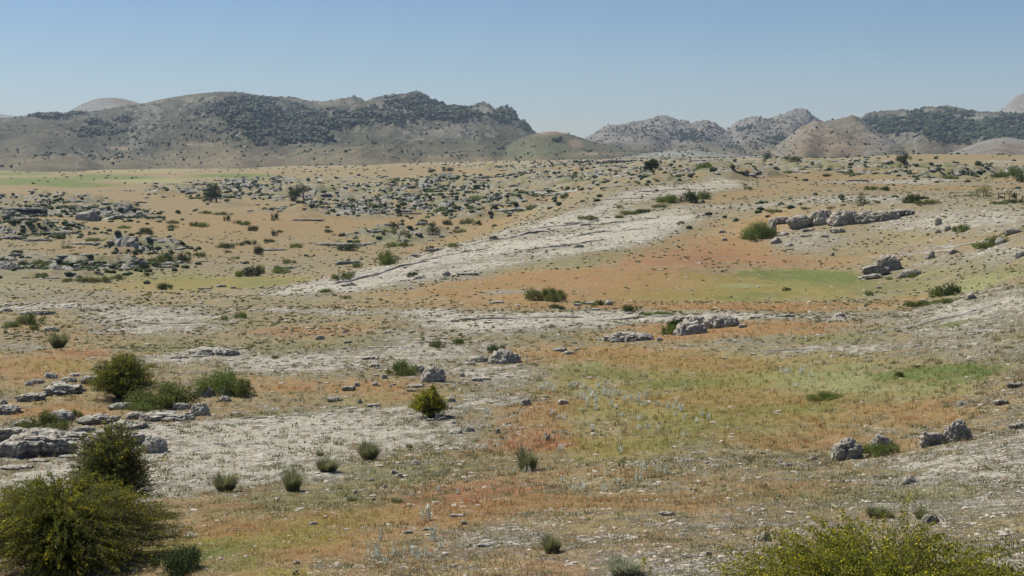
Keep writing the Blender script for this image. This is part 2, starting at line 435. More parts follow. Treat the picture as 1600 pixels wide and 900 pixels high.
class NT:
    def __init__(s, name):
        s.m = bpy.data.materials.new(name); s.m.use_nodes = True
        s.t = s.m.node_tree; s.t.nodes.clear()
        s.out = s.t.nodes.new('ShaderNodeOutputMaterial')
        s.b = s.t.nodes.new('ShaderNodeBsdfPrincipled')
        s.t.links.new(s.b.outputs[0], s.out.inputs[0])
        s.b.inputs['Roughness'].default_value = .9
        s.b.inputs['Specular IOR Level'].default_value = .15
    def new(s, ty, **kw):
        n = s.t.nodes.new(ty)
        for k, v in kw.items(): setattr(n, k, v)
        return n
    def ln(s, a, b): s.t.links.new(a, b)
    def noise(s, vec, scale, detail=4, rough=.6):
        n = s.new('ShaderNodeTexNoise'); n.inputs['Scale'].default_value = scale
        n.inputs['Detail'].default_value = detail; n.inputs['Roughness'].default_value = rough
        s.ln(vec, n.inputs['Vector']); return n.outputs[0]
    def math(s, op, a, b=None, c=None, clamp=False):
        n = s.new('ShaderNodeMath', operation=op); n.use_clamp = clamp
        for i, v in enumerate((a, b, c)):
            if v is None: continue
            if isinstance(v, (int, float)): n.inputs[i].default_value = v
            else: s.ln(v, n.inputs[i])
        return n.outputs[0]
    def rng(s, v, a, b, c=0.0, d=1.0, smooth=True):
        n = s.new('ShaderNodeMapRange'); n.interpolation_type = 'SMOOTHSTEP' if smooth else 'LINEAR'
        n.inputs[1].default_value = a; n.inputs[2].default_value = b; n.inputs[3].default_value = c; n.inputs[4].default_value = d
        s.ln(v, n.inputs[0]); return n.outputs[0]
    def mix(s, f, a, b, mode='MIX'):
        n = s.new('ShaderNodeMix', data_type='RGBA', blend_type=mode)
        if isinstance(f, (int, float)): n.inputs[0].default_value = f
        else: s.ln(f, n.inputs[0])
        for i, v in ((6, a), (7, b)):
            if isinstance(v, tuple): n.inputs[i].default_value = (*v, 1)
            else: s.ln(v, n.inputs[i])
        return n.outputs[2]
    def scale(s, col, f):
        n = s.new('ShaderNodeVectorMath', operation='SCALE'); s.ln(col, n.inputs[0])
        if isinstance(f, (int, float)): n.inputs['Scale'].default_value = f
        else: s.ln(f, n.inputs['Scale'])
        return n.outputs[0]
    def attr(s, name, fac=False):
        n = s.new('ShaderNodeAttribute'); n.attribute_name = name
        return n.outputs['Fac'] if fac else n.outputs['Color']
    def bump(s, h, dist, strength=1.0):
        n = s.new('ShaderNodeBump'); n.inputs['Distance'].default_value = dist; n.inputs['Strength'].default_value = strength
        s.ln(h, n.inputs['Height']); s.ln(n.outputs[0], s.b.inputs['Normal']); return n

def ground_material():
    s = NT('dry ground')
    co = s.new('ShaderNodeTexCoord').outputs['Object']
    col = s.attr('cover'); stone = s.attr('stone', True)
    nA = s.noise(co, .35, 5, .6); nB = s.noise(co, 1.7, 6, .7); nC = s.noise(co, 7.0, 5, .75); nD = s.noise(co, 26.0, 3, .7)
    vo = s.new('ShaderNodeTexVoronoi'); vo.inputs['Scale'].default_value = 5.5; vo.inputs['Randomness'].default_value = 1
    s.ln(co, vo.inputs['Vector'])
    # stones poke through wherever the ground is stony enough
    f = s.math('ADD', s.math('MULTIPLY', nB, .9), s.math('MULTIPLY', nC, .9))
    mpn = s.new('ShaderNodeMapping'); mpn.inputs['Scale'].default_value = (.16, .9, 1.0); mpn.inputs['Rotation'].default_value = (0, 0, .25); s.ln(co, mpn.inputs['Vector'])
    nS = s.noise(mpn.outputs[0], .8, 6, .72)
    f = s.math('ADD', f, s.math('ADD', s.math('MULTIPLY', nA, .30), s.math('MULTIPLY', nS, .60)))
    f = s.math('ADD', f, -.20)
    f = s.math('ADD', f, s.math('MULTIPLY', stone, .62))
    sm = s.rng(f, 1.36, 1.56)
    # grey green cushion plants in stony ground
    gm = s.math('MULTIPLY', s.rng(s.math('ADD', s.noise(co, 2.6, 5, .7), s.math('MULTIPLY', nC, .35)), .70, .80), s.rng(stone, .1, .35))
    # soil gaps
    gr = s.scale(col, s.rng(nC, .25, .75, .62, 1.38, False))
    gr = s.scale(gr, s.rng(nD, .25, .75, .72, 1.28, False))
    gr = s.mix(s.rng(nB, .52, .70), gr, s.mix(1.0, gr, (.80, .98, .72), 'MULTIPLY'))
    sp = s.math('MULTIPLY', s.rng(s.noise(co, 3.3, 5, .75), .50, .62), .55)
    gr = s.mix(sp, gr, s.mix(.6, gr, (.40, .31, .16)))
    sp2 = s.math('MULTIPLY', s.rng(s.noise(co, 5.1, 4, .7), .54, .64), .5)
    gr = s.mix(sp2, gr, s.mix(.7, gr, (.15, .15, .06)))
    stc = s.mix(s.rng(vo.outputs['Distance'], .1, .6), (.57, .53, .445), (.43, .395, .32))
    stc = s.scale(stc, s.rng(nD, .3, .7, .70, 1.22, False))
    c = s.mix(sm, gr, stc)
    c = s.mix(s.math('MULTIPLY', gm, .55), c, (.17, .17, .085))
    # scattered single pale pebbles and yellow flowers
    v2 = s.new('ShaderNodeTexVoronoi'); v2.inputs['Scale'].default_value = 9.0; s.ln(co, v2.inputs['Vector'])
    peb = s.math('MULTIPLY', s.rng(v2.outputs['Distance'], .24, .15), s.rng(s.math('ADD', nB, s.math('MULTIPLY', stone, .45)), .58, .68))
    c = s.mix(peb, c, (.60, .56, .49))
    hsv = s.new('ShaderNodeSeparateColor'); s.ln(col, hsv.inputs[0])
    yel = s.math('GREATER_THAN', s.math('SUBTRACT', hsv.outputs[1], s.math('MULTIPLY', hsv.outputs[2], 2.6)), .045)
    v3_ = s.new('ShaderNodeTexVoronoi'); v3_.inputs['Scale'].default_value = 7.0; s.ln(co, v3_.inputs['Vector'])
    fl = s.math('MULTIPLY', s.rng(v3_.outputs['Distance'], .22, .12), s.rng(nB, .50, .56))
    c = s.mix(s.math('MULTIPLY', fl, yel), c, (.62, .44, .03))
    s.ln(c, s.b.inputs['Base Color'])
    h = s.math('ADD', s.math('MULTIPLY', nB, .5), s.math('MULTIPLY', nC, .35))
    h = s.math('ADD', h, s.math('MULTIPLY', sm, .22))
    h = s.math('ADD', h, s.math('MULTIPLY', nD, .10))
    s.bump(h, .30, 1.0)
    return s.m

def rock_material(name, a=(.46,.44,.40), b=(.27,.25,.225), warm=(.42,.27,.13), wamt=.35, sc_=1.0):
    s = NT(name)
    co = s.new('ShaderNodeTexCoord').outputs['Object']
    mp = s.new('ShaderNodeMapping'); mp.inputs['Scale'].default_value = (sc_, sc_, sc_ * 2.2); s.ln(co, mp.inputs['Vector']); co2 = mp.outputs[0]
    n1 = s.noise(co2, 2.2, 8, .7); n2_ = s.noise(co2, 9, 6, .7); n3 = s.noise(co2, 1.1, 3, .5)
    c = s.mix(s.rng(n1, .35, .65), b, a)
    c = s.mix(s.math('MULTIPLY', s.rng(n3, .52, .68), wamt), c, warm)
    c = s.scale(c, s.rng(n2_, .3, .7, .62, 1.22, False))
    s.ln(c, s.b.inputs['Base Color'])
    s.bump(s.math('ADD', s.math('MULTIPLY', n1, .6), s.math('MULTIPLY', n2_, .4)), .18 / sc_, 1.0)
    return s.m

def leaf_material(name, c0, c1, trans=.25, c2=None):
    s = NT(name)
    v = s.attr('tint', True)
    c = s.mix(v, c0, c1)
    if c2 is not None:
        oi = s.new('ShaderNodeObjectInfo').outputs['Random']
        c = s.mix(s.rng(oi, .1, .9, 0, 1), c, s.mix(.75, c, c2))
    s.ln(c, s.b.inputs['Base Color'])
    s.b.inputs['Roughness'].default_value = .7
    tr = s.new('ShaderNodeBsdfTranslucent'); s.ln(c, tr.inputs[0])
    mx = s.new('ShaderNodeMixShader'); mx.inputs[0].default_value = trans
    s.ln(s.b.outputs[0], mx.inputs[1]); s.ln(tr.outputs[0], mx.inputs[2]); s.ln(mx.outputs[0], s.out.inputs[0])
    return s.m

M = {}
M['ground'] = ground_material()
M['lime'] = rock_material('grey limestone', (.60,.57,.50), (.34,.31,.255))
M['limefar'] = rock_material('far grey limestone', (.43,.41,.36), (.27,.255,.22), (.36,.26,.17), .22, .35)
M['warm'] = rock_material('warm weathered limestone', (.51,.475,.405), (.26,.235,.195), (.36,.21,.10), .3)
M['pebble'] = rock_material('pale pebble', (.62,.57,.49), (.46,.40,.33), (.45,.30,.18), .4, 3.0)
M['bark'] = rock_material('weathered bark', (.20,.16,.12), (.09,.07,.05), (.16,.10,.06), .3, 4.0)
M['deadwood'] = rock_material('bleached dead wood', (.50,.48,.45), (.30,.28,.26), (.4,.33,.25), .2, 4.0)
M['leaf'] = leaf_material('olive green leaves', (.070,.088,.022), (.20,.22,.058), .35, (.12,.14,.035))
M['leafdark'] = leaf_material('dark juniper leaves', (.030,.050,.014), (.080,.110,.030), .2, (.05,.075,.02))
M['leafgreen'] = leaf_material('fresh green leaves', (.085,.125,.024), (.22,.27,.065), .35, (.13,.16,.04))
M['leafbroom'] = leaf_material('broom leaves', (.070,.095,.014), (.235,.245,.036), .40)
M['flower'] = leaf_material('yellow blossom', (.42,.36,.012), (.60,.52,.04), .25)
M['esparto'] = leaf_material('tussock grass blades', (.12,.135,.055), (.33,.33,.17), .35)
M['silver'] = leaf_material('silvery felted leaves', (.60,.63,.54), (.76,.78,.68), .3)
M['pine'] = leaf_material('pine needles', (.028,.045,.014), (.075,.10,.030), .15)
M['forest'] = leaf_material('far forest foliage', (.026,.040,.020), (.065,.085,.035), .05)

M['leafbright'] = leaf_material('bright flowering broom leaves', (.10,.125,.018), (.26,.265,.04), .4)
M['pale'] = leaf_material('pale dry grass blades', (.26,.27,.17), (.42,.42,.30), .35)
# ------------------------------------------------------------------ the ground sheet
def build_ground():
    Us = np.concatenate([np.linspace(-.95, -.44, 70, endpoint=False), np.linspace(-.44, .44, 640), np.linspace(.44, .95, 71)[1:]])
    Ss = np.concatenate([np.linspace(math.log(.6), math.log(12), 50, endpoint=False), np.linspace(math.log(12), math.log(750), 860, endpoint=False),
                         np.linspace(math.log(750), math.log(6900), 170)])
    U, S = np.meshgrid(Us, Ss, indexing='ij'); D = np.exp(S)
    k = karst(U, D)
    z = height(U, D, k)
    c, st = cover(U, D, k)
    nx, ny = U.shape
    V = np.stack([U * D, D, z], -1).reshape(-1, 3)
    i = np.arange(nx * ny).reshape(nx, ny)
    Q = np.stack([i[:-1, :-1], i[1:, :-1], i[1:, 1:], i[:-1, 1:]], -1).reshape(-1, 4)
    me = mesh_np('ground', V, Q)
    set_col(me, 'cover', c.reshape(-1, 3)); set_val(me, 'stone', st.ravel())
    link('ground', me, M['ground'], kind='structure')
build_ground()
# ------------------------------------------------------------------ hills and mountains
def rocky_material():
    s = NT('mountain slope')
    co = s.new('ShaderNodeTexCoord').outputs['Object']
    col = s.attr('cover'); rk = s.attr('stone', True)
    n1 = s.noise(co, .012, 8, .72); n2_ = s.noise(co, .05, 6, .75); n3 = s.noise(co, .16, 4, .7)
    c = s.scale(col, s.rng(n1, .3, .7, .60, 1.30, False))
    c = s.mix(s.math('MULTIPLY', s.rng(s.math('ADD', n2_, s.math('MULTIPLY', rk, .35)), .62, .80), .65), c, (.27, .25, .215))
    c = s.mix(s.math('MULTIPLY', s.rng(n3, .48, .60), .6), c, (.07, .08, .04))
    s.ln(c, s.b.inputs['Base Color'])
    s.bump(s.math('ADD', s.math('MULTIPLY', n2_, .8), s.math('MULTIPLY', n3, .3)), 10.0, .9)
    return s.m
M['slope'] = rocky_material()
FOREST_V = []; FOREST_F = []; FOREST_T = []; fcount = [0]
_ico = bmesh.new(); bmesh.ops.create_icosphere(_ico, subdivisions=1, radius=1)
ICO_V = np.array([v.co[:] for v in _ico.verts]); ICO_F = np.array([[v.index for v in f.verts] for f in _ico.faces]); _ico.free()

def hill(name, crest, Dc, Df, footpy, seed, cols=300, rows=200, power=1.4, rough=.3, spur=1.0, base=(.20,.185,.125), patches=(), forest=(), scrub=.02, crag=0.0):
    crest = np.array(crest, float)
    cu, ct = ray(crest[:, 0], crest[:, 1])
    Us = np.linspace(cu[0], cu[-1], cols)
    T = np.linspace(-.12, 1.5, rows)
    Tc = np.interp(Us, cu, ct)
    Tc = Tc + (.0009 * crag + .0002) * fbm(Us * 260, Us * 0 + 3, 4, seed + 31, .65)
    if crag < .1:
        ke = np.exp(-np.linspace(-2, 2, 15) ** 2); Tc = np.convolve(np.pad(Tc, 7, 'edge'), ke / ke.sum(), 'valid')
    dc = Dc * (1 + .10 * n2(Us * 9, Us * 0 + .3, seed) + .05 * n2(Us * 31, Us * 0 + 4, seed + 1))
    df = Df * (1 - .16 * np.clip(n2(Us * 14, Us * 0 + 9, seed + 2), -.4, 1) - .06 * n2(Us * 40, Us * 0, seed + 3))
    zc = Tc * dc; zf = -(footpy - EYE) / F * df
    kw = max(3, cols // 22); ke2 = np.hanning(2 * kw + 1); Tcs = np.convolve(np.pad(Tc, kw, 'edge'), ke2 / ke2.sum(), 'valid')
    U, t = np.meshgrid(Us, T, indexing='ij')
    dc, df, zc, zf = (q[:, None] for q in (dc, df, zc, zf))
    D = df + t * (dc - df); x = U * D; y = D
    zc = dc * (Tcs[:, None] + (Tc - Tcs)[:, None] * sstep(.62, .97, t))
    H = np.maximum(zc - zf, 4)
    tt = np.clip(t, 0, 1)
    up = tt ** power
    z = zf + H * up
    z = np.where(t < 0, zf + t * 120, z)
    z = np.where(t > 1, zc - (t - 1) * H * 1.5, z)
    env = 4 * tt * (1 - tt)
    sc_ = H / 100
    z = z + spur * env * sc_ * (13 * ridged(x / 230, y / 520, 3, seed + 5) + 5 * ridged(x / 75 + .3 * y / 75, y / 170, 3, seed + 6) + 1.6 * ridged(x / 24, y / 60, 3, seed + 9))
    z = z + (rough * sstep(.05, .5, t)) * (2.4 * fbm(x / 45, y / 45, 5, seed + 7, .6))
    cm = sstep(.45, .85, t) * (crag if crag > .5 else crag * 2.2 * sstep(.10, -.02, -(U + .12)))
    z = z + cm * (13 * np.clip(ridged(x / 105, y / 190, 5, seed + 8, .62), -.7, 1) + 8 * np.clip(ridged(x / 34, y / 60, 4, seed + 18, .6), -.7, 1) - 4)
    gx = np.gradient(z, axis=1) / np.maximum(np.gradient(D, axis=1), .1)
    gy = np.gradient(z, axis=0) / np.maximum(np.abs(np.gradient(x, axis=0)), .1)
    slope = np.hypot(gx, gy)
    px, py = proj(x, y, z)
    w1 = fbm(x / 150, y / 260, 5, seed + 21, .65); w2 = fbm(x / 28, y / 45, 4, seed + 22, .6)
    c = np.empty(z.shape + (3,)); c[:] = base
    st = .15 + .5 * sstep(.25, .7, slope) + crag * .45 * sstep(.35, .8, t)
    for (a, b, rx, ry, col, s) in patches:
        m = sstep(1.2, .5, np.sqrt(((px - a) / rx) ** 2 + ((py - b) / ry) ** 2) + w1 * .4 + w2 * .3) * s
        c = c * (1 - m[..., None]) + np.array(col) * m[..., None]
    fm = sstep(.30, .02, t + .12 * w1)[..., None] * .65
    c = c * (1 - fm) + np.array((.26, .205, .12)) * fm
    c = c * .86
    c = c * (1 + .34 * w2[..., None] + .16 * w1[..., None])
    V = np.stack([x, y, z], -1).reshape(-1, 3)
    i = np.arange(cols * rows).reshape(cols, rows)
    Q = np.stack([i[:-1, :-1], i[1:, :-1], i[1:, 1:], i[:-1, 1:]], -1).reshape(-1, 4)
    me = mesh_np(name, V, Q); set_col(me, 'cover', np.clip(c, .02, .7).reshape(-1, 3)); set_val(me, 'stone', np.clip(st, 0, 1).ravel())
    link(name, me, M['slope'], kind='structure')
    # trees and scrub standing on the slope
    R = np.random.default_rng(seed)
    dens = scrub * 2.2 * sstep(-.15, .35, w1 * .6 + w2) * (t > 0) * (t < 1.03)
    for (a, b, rx, ry, s) in forest:
        dens = np.maximum(dens, s * sstep(1.1, .6, np.sqrt(((px - a) / rx) ** 2 + ((py - b) / ry) ** 2) + w1 * .9 + w2 * .9) * (t < 1.04))
    dens = dens * np.clip(.85 + 1.0 * w2 + .7 * w1, .15, 1.3)
    pick = R.random(z.shape) < dens
    ii = np.nonzero(pick.ravel())[0]
    n = len(ii)
    if n:
        cell = (V.reshape(cols, rows, 3)[1, 0, 0] - V[0, 0]) if False else 0
        du = (Us[1] - Us[0]) * Dc; dd = (T[1] - T[0]) * (Dc - Df)
        p = V[ii] + np.stack([(R.random(n) - .5) * du, (R.random(n) - .5) * dd, np.zeros(n)], -1)
        big = np.clip(dens.ravel()[ii] * 2, 0, 1)
        h = (1.1 + 2.9 * big) * (.45 + 1.3 * R.random(n) ** 2) * (Dc / 3000) ** .5
        wd = h * R.uniform(.6, 1.35, n)
        jit = 1 + .3 * (R.random((n, 12, 1)) - .5)
        g = ICO_V[None] * jit * np.stack([wd, wd, h], -1)[:, None] * .8 + p[:, None] + np.stack([0 * h, 0 * h, h * .45], -1)[:, None]
        f = ICO_F[None] + (np.arange(n) * 12)[:, None, None] + fcount[0]
        FOREST_V.append(g.reshape(-1, 3)); FOREST_F.append(f.reshape(-1, 3)); FOREST_T.append(np.repeat(R.random(n), 12)); fcount[0] += n * 12

GREY = (.22,.20,.175); TAN = (.30,.225,.14); OLV = (.12,.12,.065)
hill('far_hill', [(-900,165),(-300,168),(0,176),(20,180),(60,186),(140,215)], 5200, 3800, 250, 11, 120, 60, 1.1, .4, .6, (.22,.21,.15), [(10,183,40,5,(.36,.35,.3),.8)], [], .01)
hill('far_knoll', [(60,215),(90,188),(108,173),(130,161),(150,154),(165,152),(190,153),(215,160),(240,168),(300,200)], 4300, 3200, 240, 12, 160, 90, 1.0, .3, .5, (.26,.225,.165), [(160,165,45,10,(.30,.28,.24),.8),(200,158,25,8,(.28,.20,.125),.9)], [], .004)
hill('mountain', [(-1000,205),(-700,175),(-300,186),(-100,180),(0,186),(40,180),(65,176),(104,178),(125,176),(150,173),(170,170),(200,164),(230,160),(265,152),(290,149),(320,145),(345,143.5),(375,143.5),(400,149),(425,151),(455,151),(470,156),(482,162),(500,162),(515,160),(545,157),(552,154),(566,160),(576,164),(582,157),(598,153),(618,151),(635,150),(655,149),(668,154),(675,162),(690,167),(703,172),(730,172),(740,167),(752,165),(758,167),(765,168),(775,176),(783,171),(792,170),(800,176),(806,186),(818,196),(832,207),(860,218),(900,236),(960,252)],
     2850, 1500, 262, 13, 900, 300, 1.35, .9, 1.5, (.098,.096,.056),
     [(200,247,260,12,(.18,.16,.10),.7),(500,240,260,14,(.18,.165,.10),.7),(700,250,200,8,(.24,.20,.12),.6),(345,252,80,7,(.30,.22,.14),.6),(190,232,26,4,(.32,.24,.16),.8),(310,226,50,5,(.28,.22,.15),.6),
      (465,222,26,8,(.28,.24,.18),.7),(700,205,60,14,GREY,.6),(755,175,30,9,GREY,.9),(640,205,60,14,(.19,.17,.125),.6),(90,210,40,8,(.22,.19,.13),.5),(300,156,90,7,(.19,.175,.10),.7),(520,160,40,5,(.20,.18,.10),.7),
      (20,230,60,14,(.17,.145,.10),.5),(60,180,60,6,(.2,.19,.13),.5),(640,233,14,3,(.34,.25,.17),.8)],
     [(430,192,85,26,.8),(370,172,60,18,.6),(480,215,50,15,.8),(395,160,45,10,.6),(530,188,65,18,.65),(585,178,40,18,.35),(650,163,65,14,.65),(700,180,65,14,.65),(620,185,70,14,.35),(735,185,60,8,.3),(790,182,18,14,.85),(80,183,34,4,.8),(120,178,20,3,.4),
      (190,188,16,6,.6),(165,205,60,12,.3),(250,212,120,22,.15),(330,205,80,20,.22),(150,192,20,5,.5),(690,200,70,12,.12),(820,198,12,9,.7),(408,222,12,8,.6),(440,222,12,7,.5)], .035, .35)
hill('green_hill', [(560,266),(640,256),(700,246),(740,238),(780,228),(800,221),(825,212),(843,207),(865,205),(885,208),(905,214),(930,222),(960,229),(1010,237),(1060,244),(1120,250)], 2000, 1450, 257, 14, 260, 120, 1.1, .4, .9,
     (.145,.14,.075), [(860,207,40,4,(.40,.28,.17),.8),(900,225,12,8,(.38,.28,.18),.7),(830,235,60,10,(.17,.18,.09),.7),(930,240,60,4,(.38,.29,.18),.6)], [(870,220,10,3,.5)], .03)
hill('rocky_mountain', [(850,245),(900,232),(928,215),(940,207),(950,203),(965,201),(985,198),(1003,196),(1015,193),(1025,188),(1040,187),(1052,190),(1060,194),(1072,194),(1080,199),(1090,197),(1098,194),(1108,197),(1118,200),(1128,207),(1140,210),(1165,216),(1200,236)], 3300, 2300, 246, 15, 420, 200, .8, 1.6, 1.2,
     GREY, [(960,215,30,10,(.38,.34,.30),.7),(1110,232,90,8,OLV,.8),(1000,232,70,5,OLV,.6),(1060,205,40,10,(.24,.22,.20),.6)], [(1000,205,60,10,.10),(1080,212,40,12,.25)], .05, 1.0)
hill('rocky_mountain', [(1060,245),(1100,228),(1138,207),(1150,196),(1170,190),(1185,186),(1196,188),(1207,189),(1218,184),(1225,185),(1236,179),(1245,175),(1252,176),(1259,174),(1266,182),(1273,190),(1300,205),(1350,235)], 3600, 2600, 246, 16, 380, 200, .85, 1.6, 1.2,
     GREY, [(1180,232,70,9,OLV,.7),(1250,190,20,14,(.25,.22,.2),.6)], [(1230,220,50,12,.22),(1160,200,20,6,.2)], .05, 1.0)
hill('far_peak', [(1440,215),(1500,192),(1545,179),(1562,174),(1572,167),(1580,158),(1588,152),(1600,148),(1620,144),(1680,158),(1800,150),(2000,175),(2400,190)], 4600, 3500, 240, 17, 260, 120, 1.0, .7, .8,
     (.32,.28,.235), [(1560,180,30,5,(.40,.31,.2),.6)], [(1580,190,40,8,.2)], .01, .9)
hill('forest_mountain', [(1240,236),(1280,220),(1320,200),(1345,188),(1352,180),(1368,177),(1385,178),(1400,176),(1412,174),(1428,176),(1440,173),(1452,170),(1470,169),(1490,170),(1503,173),(1525,177),(1560,179),(1600,183),(1700,178),(1850,188),(2000,180),(2400,200)], 3000, 1800, 248, 18, 520, 220, 1.25, .9, 1.6,
     (.115,.108,.068), [(1420,185,40,5,(.27,.215,.14),.7),(1500,235,80,8,(.22,.18,.12),.7),(1400,222,70,10,(.16,.145,.10),.6),(1515,185,24,10,(.28,.25,.21),.7),(1470,172,20,3,(.28,.23,.17),.6)],
     [(1420,196,75,16,.85),(1470,188,65,18,.85),(1500,208,65,16,.9),(1570,205,85,19,.95),(1380,205,36,14,.5),(1360,192,20,10,.4),(1650,200,120,25,.7),(1530,190,40,8,.4)], .035, .25)
hill('pale_hill', [(1130,262),(1175,248),(1200,238),(1235,215),(1262,197),(1272,190),(1288,190),(1298,187.5),(1308,187),(1322,187),(1338,187),(1347,190),(1362,203),(1380,213),(1400,224),(1430,240),(1480,255)], 2300, 1500, 256, 19, 300, 150, 1.0, .9, 2.6,
     (.25,.195,.13), [(1310,193,40,10,(.22,.195,.15),.7),(1270,215,40,10,(.29,.21,.135),.6),(1290,234,80,8,(.34,.23,.145),.7),(1380,240,50,12,(.15,.14,.09),.7),(1225,235,20,8,(.18,.17,.11),.7)], [], .03)
hill('pale_hill', [(1420,252),(1470,242),(1495,236),(1520,226),(1540,218),(1562,215),(1575,213),(1600,219),(1660,214),(1720,222),(1900,230),(2200,236)], 1950, 1350, 252, 20, 260, 110, 1.0, .4, 1.0,
     (.28,.25,.21), [(1590,232,60,8,(.30,.22,.145),.7),(1540,225,30,6,(.30,.285,.25),.7)], [], .006)
hill('pale_hill', [(940,256),(985,243),(1010,239),(1050,236),(1085,234),(1110,238),(1150,243),(1200,250)], 1900, 1400, 252, 23, 160, 80, 1.0, .4, .8,
     (.30,.29,.23), [(1060,240,60,6,(.38,.37,.32),.6)], [], .02)
fo = mesh_np('far_forest', np.concatenate(FOREST_V), np.concatenate(FOREST_F), False)
set_val(fo, 'tint', np.concatenate(FOREST_T))
link('forest', fo, M['forest'], label='dark pine woods and scattered scrub on the far mountain slopes', cat='forest', kind='stuff')

# the air: one even closed box, sky outside
hz = bpy.data.materials.new('haze'); hz.use_nodes = True
ht = hz.node_tree; ht.nodes.clear()
pv = ht.nodes.new('ShaderNodeVolumePrincipled'); pv.inputs['Color'].default_value = (.62, .76, 1.0, 1)
pv.inputs['Density'].default_value = 0.000075; pv.inputs['Anisotropy'].default_value = 0.1
ho = ht.nodes.new('ShaderNodeOutputMaterial'); ht.links.new(pv.outputs[0], ho.inputs['Volume'])
bb = bmesh.new(); bmesh.ops.create_cube(bb, size=1.0)
for v in bb.verts:
    v.co = Vector((v.co.x * 14000, 3480 + v.co.y * 7300, 0)) + Vector((0, 0, 235 if v.co.z > 0 else -260))
hm = bpy.data.meshes.new('haze'); bb.to_mesh(hm); bb.free()
link('haze', hm, hz, kind='stuff', label='thin blue haze in the air over the whole landscape', cat='haze')
# ------------------------------------------------------------------ builders: rocks, shrubs, tufts, trees
def ico(sub):
    b = bmesh.new(); bmesh.ops.create_icosphere(b, subdivisions=sub, radius=1)
    v = np.array([q.co[:] for q in b.verts]); f = np.array([[q.index for q in g.verts] for g in b.faces]); b.free()
    return v, f
ICO = {k: ico(k) for k in (1, 2, 3, 4, 5, 6)}

def rock_mesh(name, seed, w, d, h, style='boulder', sub=5, lean=0.0):
    v, f = ICO[sub]
    p = v.copy(); off = seed * 13.7
    e = {'ledge': .62, 'boulder': .8, 'crag': .75, 'slab': .6}[style]
    p = np.sign(p) * np.abs(p) ** e
    q = v + off
    asp = np.array([w, d, h]) / max(h, min(w, d) * .5)
    asp = asp * min(1.0, 7.0 / asp.max()); qs = v * asp * 1.15 + off
    if style == 'boulder':
        r = 1 + .30 * fbm3(q, 1.3, 3, seed) + .16 * (1 - 2 * np.abs(fbm3(q, 2.6, 4, seed + 1, .6))) - .10
        r = r - .16 * np.clip(1 - np.abs(fbm3(qs, 1.7, 2, seed + 5)) * 9, 0, 1)
        p = p * r[:, None]
        # flat broken faces
        rr = np.random.default_rng(seed)
        for _ in range(9):
            nrm = rr.normal(size=3); nrm /= np.linalg.norm(nrm)
            lim = rr.uniform(.62, .92); dd = p @ nrm
            p = p - np.where(dd > lim, (dd - lim) * .85, 0)[:, None] * nrm
        cr = np.clip(1 - np.abs(fbm3(q * np.array([1, 1, .6]), 2.2, 3, seed + 15)) * 8, 0, 1)
        p = p * (1 + .15 * fbm3(q, 3.2, 4, seed + 3, .68) - .13 * cr)[:, None]
    elif style == 'crag':
        r = 1 + .22 * fbm3(q, 1.1, 3, seed + 2) + .34 * fbm3(qs, 1.3, 5, seed, .62) - .30 * np.clip(1 - np.abs(fbm3(qs, 2.4, 2, seed + 5)) * 7, 0, 1)
        p = p * r[:, None]
        p[:, 2] += .28 * np.maximum(0, fbm3(qs * np.array([1, 1, .3]), 3.4, 3, seed + 7, .7)) * (p[:, 2] > 0)
    else:
        lay = 3.2 if style == 'ledge' else 2.0
        wob = .35 * fbm3(qs * np.array([1, 1, .2]), .9, 3, seed + 2)
        s = p[:, 2] * lay + wob * 2
        fr = s - np.floor(s)
        k = 1 + .20 * (v3(q[:, 0] * .9, q[:, 1] * .9, np.floor(s) * 3.1, seed + 4)) - .16 * (fr < .22)
        k = k * np.where(p[:, 2] < 0, .84, 1.0)
        k = k * (1 + .30 * fbm3(q * np.array([1, 1, .4]), 1.0, 2, seed + 13) + .34 * fbm3(qs * np.array([1, 1, .3]), 1.0, 4, seed, .6))
        k = k - .22 * np.clip(1 - np.abs(fbm3(qs * np.array([1, 1, .15]), 1.5, 2, seed + 9)) * 8, 0, 1)
        p[:, 0] *= k; p[:, 1] *= k
        p[:, 2] *= 1 + .75 * fbm3(qs * np.array([1, 1, .3]), .7, 4, seed + 11)
        p = p + v * (.05 * fbm3(q, 8, 3, seed + 3, .6))[:, None]
    z0 = -.35
    p[:, 2] = np.where(p[:, 2] < z0, z0 + (p[:, 2] - z0) * .4, p[:, 2])
    p = p - np.array([0, 0, p[:, 2].min()]); p[:, 2] /= p[:, 2].max()
    if style in ('boulder', 'crag'):
        tp = (1 - (.28 if h > .4 * w else .15) * np.clip(p[:, 2], 0, 1) ** 1.2)
        p[:, 0] = p[:, 0] * tp + .12 * np.sin(seed) * p[:, 2]; p[:, 1] *= tp
    p[:, 0] /= np.abs(p[:, 0]).max(); p[:, 1] /= np.abs(p[:, 1]).max()
    V = p * np.array([w / 2, d / 2, h])
    V[:, 2] += lean * V[:, 0]
    return mesh_np(name, V, f, False if sub < 4 else True)

TAGGED = []       # (object, px, py, description) whose labels are worked out at the end
def put_rock(px, py, wpx, hpx, style='boulder', label=None, seed=0, mat='lime', name='rock', cat='rock', lean=0.0, rz=0.0, dfac=.65, sub=5, group=None, desc=None, sink=.18):
    x, y = hit(px, py)
    w = wpx * y / F; ha = hpx * y / F
    d = min(w * dfac, max(ha * 3.0, w * .3))
    h = max(ha - d * .16, ha * .45)
    h *= 1.12; y2 = y + d * .42; x2 = x * y2 / y
    me = rock_mesh(name, seed, w, d, h * (1 + sink), style, sub, lean)
    o = link(name, me, M[mat], label=label, cat=cat, group=group, loc=(x2, y2, ground_z(x2, y2) - h * sink))
    o.rotation_euler.z = rz
    if label is None: TAGGED.append((o, px, py, desc or 'small grey rock'))
    return o

